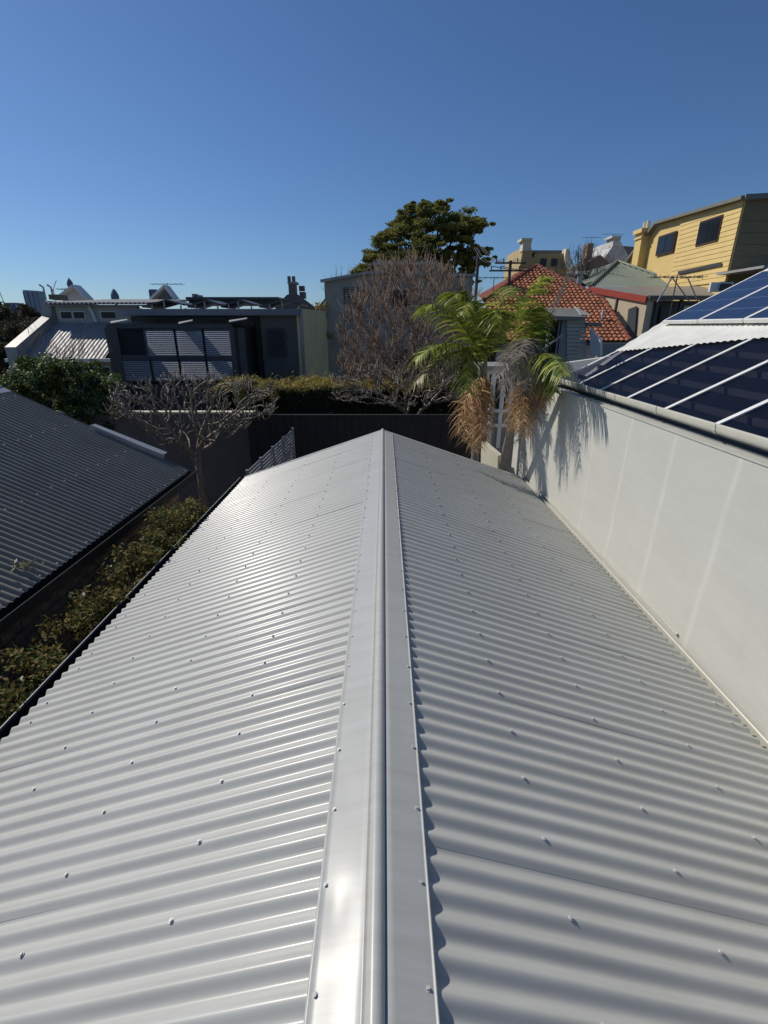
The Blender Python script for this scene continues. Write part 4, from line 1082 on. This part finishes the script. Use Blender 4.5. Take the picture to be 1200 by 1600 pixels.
while y < YAp:
    x = x0
    while x < x1:
        if inside(x+tw/2, y+.12, poly2):
            o_ = V(x, y, zeave+(y-YE1)*slope)+nF*rr.uniform(.0, .012)
            b_ = len(ti.v); k = 6
            for e_ in (0, 1):
                for j in range(k+1):
                    f = j/k; h = .055*math.sin(math.pi*f)**1.0 + (.055 if e_ == 0 else .0)
                    ti.v.append(o_+V(f*tw*1.04, 0, 0)+dF*(e_*(tl*1.15))+nF*h)
            for j in range(k): ti.f.append((b_+j, b_+j+1, b_+k+1+j+1, b_+k+1+j))
            for j in range(k+1): ti.v.append(ti.v[b_+j]-nF*.06)
            for j in range(k): ti.f.append((b_+2*(k+1)+j, b_+2*(k+1)+j+1, b_+j+1, b_+j))
        x += tw
    y += tl*math.cos(math.atan(slope)); row += 1
ti.build('roof_tiles', M_tile, rh, kind='stuff')
# roof deck, left face
mb = MB(); mb.poly([p-nF*.03 for p in pts]); mb.build('roof_deck', M_tiledark, rh)
Lf = [apex, onF(757, 470), WY(742, 470, 31), WY(800, 430, 31)]
pl0, pl1, pl2 = apex, pts[4], WY(748, 462, YAp+1.5)
lt = MB()
for i in range(22):
    for j in range(16):
        f0, f1 = i/22, (i+1.15)/22; g0_, g1_ = j/16, (j+1)/16
        def LP_(f, g_):
            a_ = pl1.lerp(pl0, f); b_ = pl2.lerp(pl0+V(-.2, 1.5, 0), f); return a_.lerp(b_, g_)
        q = [LP_(f0, g0_)+V(-.03, 0, .06), LP_(f0, g1_)+V(-.03, 0, .06), LP_(min(1, f1), g1_), LP_(min(1, f1), g0_)]
        lt.quad(*q); lt.quad(q[0]-V(0, 0, .06), q[1]-V(0, 0, .06), q[1], q[0])
lt.build('side_roof_tiles', M_tiledark, rh, kind='stuff')
# hip caps
cm = MB()
cm.tube([V(0, 0, 0), V(.42, 0, 0)], [.13, .10], 8)
mec = bpy.data.meshes.new('hip_cap'); mec.from_pydata([tuple(v) for v in cm.v], [], cm.f); mec.materials.append(M_tiledark)
for (a_, b_) in ((pts[1], pts[0]), (pts[4], pts[0]), (pts[2], pts[1])):
    d = b_-a_; nn_ = int(d.length/.38); q = d.to_track_quat('X', 'Z').to_euler()
    for i in range(nn_): inst('hip_cap', mec, a_+d*(i/nn_)+V(0, 0, .03), rh, q)
mb = MB(); mb.box(onF(770, 534).x+.3, onF(984, 534).x-.3, YE1+.4, YE1+.6, 0, zeave-.05); mb.build('wall', M_white, rh)
mb = MB(); mb.box(onF(770, 534).x, onF(984, 534).x, YE1-.12, YE1, zeave-.13, zeave); mb.build('gutter', M_darkmetal, rh)
mb = MB(); A = onF(940, 500); mb.tube([A, A+V(0, 0, .45)], .05, 8); mb.build('vent_pipe', M_white, rh)
# grey dormer/annex in front
YN = 18.0
an = thing('grey_annex', 'grey weatherboard annex with dark flat roof under the red tiles', 'annex', (WY(850, 540, YN).x, YN, 0))
mb = MB(); mb.prism([WY(830, 493, YN), WY(915, 495, YN), WY(905, 482, YN+1.6), WY(832, 480, YN+1.6)], (0, 0, -.12)); mb.build('roof', M_darkroof, an)
mb = MB(); mb.prism([WY(898, 478, YN+1.5), WY(924, 492, YN+.2), WY(908, 492, YN+.2)], (0, .1, 0)); mb.build('flashing', M_oldtin, an)
mb = MB(); fbox(mb, 872, 498, 905, 570, YN+.3, .1); mb.build('wall', M_midgrey, an)
for k in range(11):
    mb = MB(); fbox(mb, 886, 500+k*6, 916, 505.2+k*6, YN+.25, .03); mb.build('weatherboard', mat('pale_board', (.42, .43, .38), .7) if k == 0 else bpy.data.materials['pale_board'], an)
mb = MB(); fbox(mb, 835, 500, 872, 565, YN+.6, .05); mb.build('dark_opening', M_black, an)
for px in (841, 856, 872):
    mb = MB(); fbox(mb, px-2, 497, px+2, 570, YN+.3, .08); mb.build('post', M_midgrey, an)
mb = MB(); mb.bar(WY(836, 556, YN), WY(880, 522, YN), .06, .06); mb.build('brace', M_oldtin, an)
mb = MB(); mb.prism([WY(922, 513, YN), WY(938, 532, YN-.5), WY(938, 556, YN-.5), WY(922, 556, YN)], (.2, .3, 0)); mb.build('parapet', M_white, an)
mb = MB(); fbox(mb, 918, 504, 940, 510, YN+.1, .4); mb.build('rain_head', M_darkroof, an)
mb = MB(); fbox(mb, 935, 536, 985, 560, 20.8, .2); mb.build('side_wall', M_midgrey, an)

# ================================================================== 13. GREEN ROOF HOUSE
gh = thing('green_roofed_house', 'house with sage green corrugated hip roof right of the red tiles', 'house', (WY(975, 440, 31).x, 31, 0))
ap = WY(964, 409, 34); Lc = WY(921, 448, 29.5); Rc = WY(1077, 448, 29.5); Bl = WY(893, 431, 37)
def tricorr(A, B, Tp, pitch=.2, amp=.03):
    """corrugated triangle: eave A-B, top Tp"""
    u = (B-A).normalized(); foot = A+u*((Tp-A).dot(u)); d = (Tp-foot); H = d.length; d.normalize(); n_ = u.cross(d).normalized()
    if n_.z < 0: n_ = -n_
    fA = (foot-A).length; W_ = (B-A).length
    def hi(w_): return max(.02, H*(w_/fA if w_ < fA else (W_-w_)/max(.01, W_-fA)))
    return corr(A, u, d, n_, 0, W_, 0, hi, pitch, amp, 6, 1)
tricorr(Lc, Rc, ap).build('roof_front', M_greenroof, gh, True)
mb = MB(); mb.poly([Lc, ap, Bl]); mb.build('roof_side', M_greenroof, gh)
mb = MB(); mb.tube([Lc+V(0, 0, .03), ap+V(0, 0, .05)], .09, 6); mb.tube([Rc+V(0, 0, .03), ap+V(0, 0, .05)], .09, 6); mb.build('hip_flashing', M_greenroof, gh)
mb = MB(); mb.box(Lc.x+.2, Rc.x-.2, 29.8, 30, 0, Lc.z); mb.build('wall', M_beige, gh)
mb = MB(); A = WY(905, 442, 31); mb.tube([A-V(0, 0, .9), A+V(0, 0, .45)], .16, 10); mb.tube([A+V(0, 0, .45), A+V(0, 0, .6)], .3, 10); mb.build('flue', M_greymetal, gh)
# beige house with red fascia
bh = thing('beige_house', 'beige rendered house with a red fascia and dark veranda', 'house', (WY(970, 490, 24).x, 24, 0))
LT, RT = WY(921, 452, 27.0), WY(1012, 468, 22.5)
wd_ = (RT-LT); wd_.z = 0; nn_ = V(wd_.y, -wd_.x, 0).normalized(); 
if nn_.x > 0: nn_ = -nn_
mb = MB(); mb.prism([LT, RT, V(RT.x, RT.y, 0), V(LT.x, LT.y, 0)], -nn_*.2); mb.build('wall', M_beige, bh)
mb = MB(); mb.bar(LT+nn_*.06+V(0, 0, -.0), RT+nn_*.06+V(0, 0, -.0), .08, .26); mb.build('fascia', M_redpaint, bh)
def onW(px, py, o_=0.05):
    x, f, d = ray(px, py); p0 = LT+nn_*o_; t = (p0.x*nn_.x+p0.y*nn_.y)/(x*nn_.x+f*nn_.y); return V(x*t, f*t, CAMZ-d*t)
mb = MB(); q = [onW(983, 483), onW(996, 478), onW(992, 530), onW(978, 530)]; mb.prism(q, nn_*.04); dr = mb.build('door', M_darkframe, bh)
mb = MB(); mb.bar(onW(965, 460), onW(958, 500), .07, .05, nn_); mb.build('downpipe', M_brown, bh)
mb = MB(); mb.prism([onW(946, 470), onW(950, 472), onW(950, 484), onW(946, 482)], nn_*.05); mb.build('vent', M_brown, bh)
G1 = WY(1118, 463, 22.5)
mb = MB(); mb.prism([LT+V(0, 0, .05), RT+V(0, 0, .1), V(G1.x, G1.y, RT.z+.1), WY(1100, 449, 27)], (0, 0, .06)); mb.build('roof', mat('taupe_roof_sheet', (.26, .23, .19), .5), bh)
mb = MB(); mb.box(RT.x, G1.x, 22.35, 22.5, RT.z-.02, RT.z+.12); mb.build('gutter', M_brown, bh)
mb = MB(); mb.box(RT.x+.3, G1.x, 23.6, 23.8, 0, RT.z); mb.build('veranda_wall', M_brown, bh)
for px in (1014, 1023, 1060):
    mb = MB(); A = WY(px, 500, 22.6); mb.box(A.x-.06, A.x+.06, 22.6, 22.72, 0, RT.z); mb.build('post', M_darkframe if px > 1014 else M_beige, bh)
mb = MB(); fbox(mb, 1028, 480, 1055, 530, 23.5, .05); mb.build('window', M_glassdark, bh)
mb = MB(); fbox(mb, 1068, 478, 1085, 490, 23.5, .05); mb.build('window', M_white, bh)
aerial('large aerial on two struts in front of the yellow house', 1058, 433, 13.5, 1.3, 1.1, n=7)
mb = MB(); A = WY(1050, 433, 13.5); mb.tube([A, WY(1027, 472, 13.5)], .02, 5); mb.tube([A, WY(1078, 472, 13.5)], .015, 5); mb.tube([WY(1075, 435, 13.5), WY(1090, 470, 13.5)], .015, 5)
tag(mb.build('aerial_strut', M_greymetal), 'thin slanting stay rods below the large aerial', 'rod')

# ================================================================== 14. YELLOW HOUSE
yx = 16.0
yh = thing('yellow_house', 'tall yellow weatherboard house on the right skyline', 'house', (yx+2, 28, 0))
cor = WX(1163, 312, yx); far = WX(1010, 368, yx); yn, yf = cor.y, far.y
zt1 = cor.z; 
tops = [WX(1163, 312, yx), WX(1030, 350, yx), WX(1003, 385, yx)]
yk = tops[1].y; y3 = WX(980, 415, yx).y
zbase = 0
mb = MB(); mb.prism([V(yx+.03, yn, 0), V(yx+.03, yn, tops[0].z), V(yx+.03, yk, tops[1].z), V(yx+.03, y3, WX(980, 415, yx).z), V(yx+.03, y3, 0)], (9, 0, 0)); mb.build('wall', M_yellow, yh)
mb = MB(); mb.box(yx+.1, yx+9, yn-.03, yn-.005, 0, cor.z); mb.build('shaded_end_wall', mat('shade_painted_board', (.19, .155, .085), .7, 0, .1, 1), yh)  # shade on this end painted in as a darker olive board colour
nbd = 15; zlo = WX(1130, 440, yx).z
yj = WX(1062, 360, yx).y
for k in range(nbd):
    z0 = zlo+(cor.z-zlo)*k/nbd; z1 = zlo+(cor.z-zlo)*(k+1)/nbd
    ytop = yj
    mb = MB(); mb.prism([(yx-.005, yn, z0), (yx-.03, yn, z0), (yx-.012, yn, z1-.012), (yx-.005, yn, z1-.012)], (0, ytop-yn, 0)); mb.build('weatherboard', M_yellow, yh)
for k in range(22):
    z0 = .3+zlo-3+k*.47
    if z0 > cor.z-.5: break
    mb = MB(); mb.prism([(yx+.1, yn-.06, z0), (yx+.1, yn-.035, z0), (yx+.1, yn-.035, z0+.45), (yx+.1, yn-.045, z0+.45)], (9, 0, 0)); mb.build('weatherboard', bpy.data.materials['shade_painted_board'], yh)
for (p0, p1) in (((1029, 366), (1055, 396)), ((1093, 342), (1126, 380))):
    # window on the lit wall
    ys = sorted((WX(p0[0], (p0[1]+p1[1])/2, yx).y, WX(p1[0], (p0[1]+p1[1])/2, yx).y)); zc2 = WX((p0[0]+p1[0])/2, p0[1], yx).z; zc1 = WX((p0[0]+p1[0])/2, p1[1], yx).z
    mb = MB(); mb.box(yx-.07, yx-.0, ys[0], ys[1], zc1, zc2); wf = mb.build('window', mat('brown_window_frame', (.07, .035, .02), .5) if p0[0] == 1029 else bpy.data.materials['brown_window_frame'], yh)
    mid_ = (ys[0]+ys[1])/2
    for (ya, yb) in ((ys[0]+.07, mid_-.03), (mid_+.03, ys[1]-.07)):
        mb = MB(); mb.box(yx-.09, yx-.075, ya, yb, zc1+.08, zc2-.08); mb.build('pane', M_glassdark, wf)
# roof edge and ladder-like roof lattice
mb = MB()
E = [V(yx-.15, yn-.2, cor.z+.05), V(yx-.15, yk, tops[1].z+.05), V(yx-.15, y3, WX(980, 415, yx).z+.05)]
for a_, b_ in zip(E[:-1], E[1:]): mb.bar(a_, b_, .3, .14)
mb.bar(V(yx-.15, yn-.15, cor.z+.05), V(yx+9, yn-.15, cor.z+.5), .3, .2); mb.build('roof_edge', M_darkroof, yh)
mb = MB(); mb.prism([V(yx, yn-.1, cor.z+.1), V(yx+9, yn-.1, cor.z+.55), V(yx+9, yk, tops[1].z+.55), V(yx, yk, tops[1].z+.1)], (0, 0, .08)); mb.build('roof', M_darkroof, yh)
# chimney
cA = WX(1004, 362, yx-.3); mb = MB(); mb.box(yx-.45, yx+.3, cA.y-.35, cA.y+.45, 0, cA.z); mb.build('chimney', M_yellow, yh)
mb = MB(); mb.box(yx-.6, yx+.45, cA.y-.5, cA.y+.6, cA.z-.1, cA.z+.12); mb.box(yx-.52, yx+.37, cA.y-.42, cA.y+.52, cA.z-.4, cA.z-.3); mb.build('chimney_cap', M_yellow, yh)
for s_ in (-.15, .25):
    mb = MB(); mb.tube([V(yx-.1, cA.y+s_, cA.z+.12), V(yx-.1, cA.y+s_, cA.z+.55)], [.13, .11], 10); mb.build('chimney_pot', M_cream, yh)
# painted patch strip + small canopy roof + low window
q = [WX(1060, 424, yx-.06), WX(1128, 410, yx-.06), WX(1128, 415, yx-.06), WX(1060, 429, yx-.06)]
mb = MB(); mb.prism(q, (-.03, 0, 0)); mb.build('flashing_strip', M_darkframe, yh)
mb = MB(); A = WX(1125, 429, yx-.2); mb.box(yx-.5, yx+4, A.y-3.2, A.y-.2, A.z-.05, A.z+.05); mb.build('canopy', M_oldtin, yh)
mb = MB(); fbox(mb, 1110, 441, 1145, 456, 21.5, .1); wf = mb.build('low_window', M_white, yh); mb = MB(); fbox(mb, 1126, 443, 1143, 454, 21.4, .05); mb.build('pane', M_glassdark, wf)

# far yellow terrace, stone gable
YF = 48.0
t = thing('far_yellow_terrace', 'far ochre terrace with parapet chimney above the red tiles', 'house', (WY(850, 400, YF).x, YF, 0))
mb = MB(); mb.prism([WY(808, 440, YF), WY(818, 385, YF), WY(830, 385, YF), WY(832, 404, YF), WY(840, 396, YF), WY(886, 396, YF), WY(886, 440, YF)], (0, 6, 0)); mb.build('wall', mat('ochre_render', (.42, .32, .15), .8, 0, .15, .4), t)
mb = MB(); fbox(mb, 817, 375, 830, 392, YF-.2, 1); mb.build('chimney', M_cream, t)
mb = MB(); fbox(mb, 815, 372, 832, 376, YF-.4, 1.4); mb.build('chimney_cap', M_cream, t)
mb = MB(); fbox(mb, 828, 391, 884, 396, YF+1, 4); mb.build('roof', M_darkroof, t)
for k, px in enumerate((845, 862)):
    mb = MB(); fbox(mb, px, 404, px+9, 416, YF-.1, .2); mb.build('window', M_glassdark, t)
mb = MB(); mb.prism([WY(883, 400, YF-.5), WY(885, 388, YF-.5), WY(890, 391, YF-.5), WY(893, 420, YF-.5), WY(884, 420, YF-.5)], (0, 1, 0)); mb.build('parapet_scroll', M_cream, t)
t = thing('stone_gable_house', 'white rubble stone gable with chimney between bare tree and yellow house', 'house', (WY(970, 400, 44).x, 44, 0))
mb = MB(); mb.prism([WY(945, 402, 44), WY(957, 385, 44), WY(958, 376, 44), WY(970, 378, 44), WY(985, 405, 44), WY(985, 440, 44), WY(945, 440, 44)], (0, 5, 0)); mb.build('gable_wall', M_stone, t)
mb = MB(); fbox(mb, 958, 370, 969, 385, 43.9, 1.2); mb.build('chimney', M_stone, t)
mb = MB(); fbox(mb, 956, 368, 971, 371.5, 43.8, 1.5); mb.build('chimney_cap', M_stone, t)
mb = MB(); mb.prism([WY(970, 384, 44.5), WY(995, 386, 44.5), WY(1004, 394, 44.5), WY(984, 404, 44.5)], (0, 4, 0)); mb.build('roof', M_darkroof, t)
aerial('small aerial on the stone chimney', 958, 366, 45, 1.6, .8); aerial('small aerial above the bare tree tops', 925, 371, 45, 1.4, 2.2)
t = thing('brown_gable_house', 'small brown gabled roof behind the bare tree', 'house', (WY(930, 410, 40).x, 40, 0))
mb = MB(); mb.prism([WY(915, 412, 40), WY(938, 398, 40), WY(952, 410, 40), WY(952, 440, 40), WY(915, 440, 40)], (0, 4, 0)); mb.build('wall', M_brown, t)
mb = MB(); fbox(mb, 917, 380, 926, 410, 41, 1); mb.build('chimney', M_brick, t)
def tipsE(rr):
    px = rr.gauss(915, 26); return WY(px, 378+abs(rr.gauss(0, 16))+abs(px-910)*.35, 33)
twiggy('bare_street_tree', 'leafless grey tree above the red tiled and green roofs', WY(912, 440, 33), tipsE, 33, 23, 60, 6, .028, M_bark)
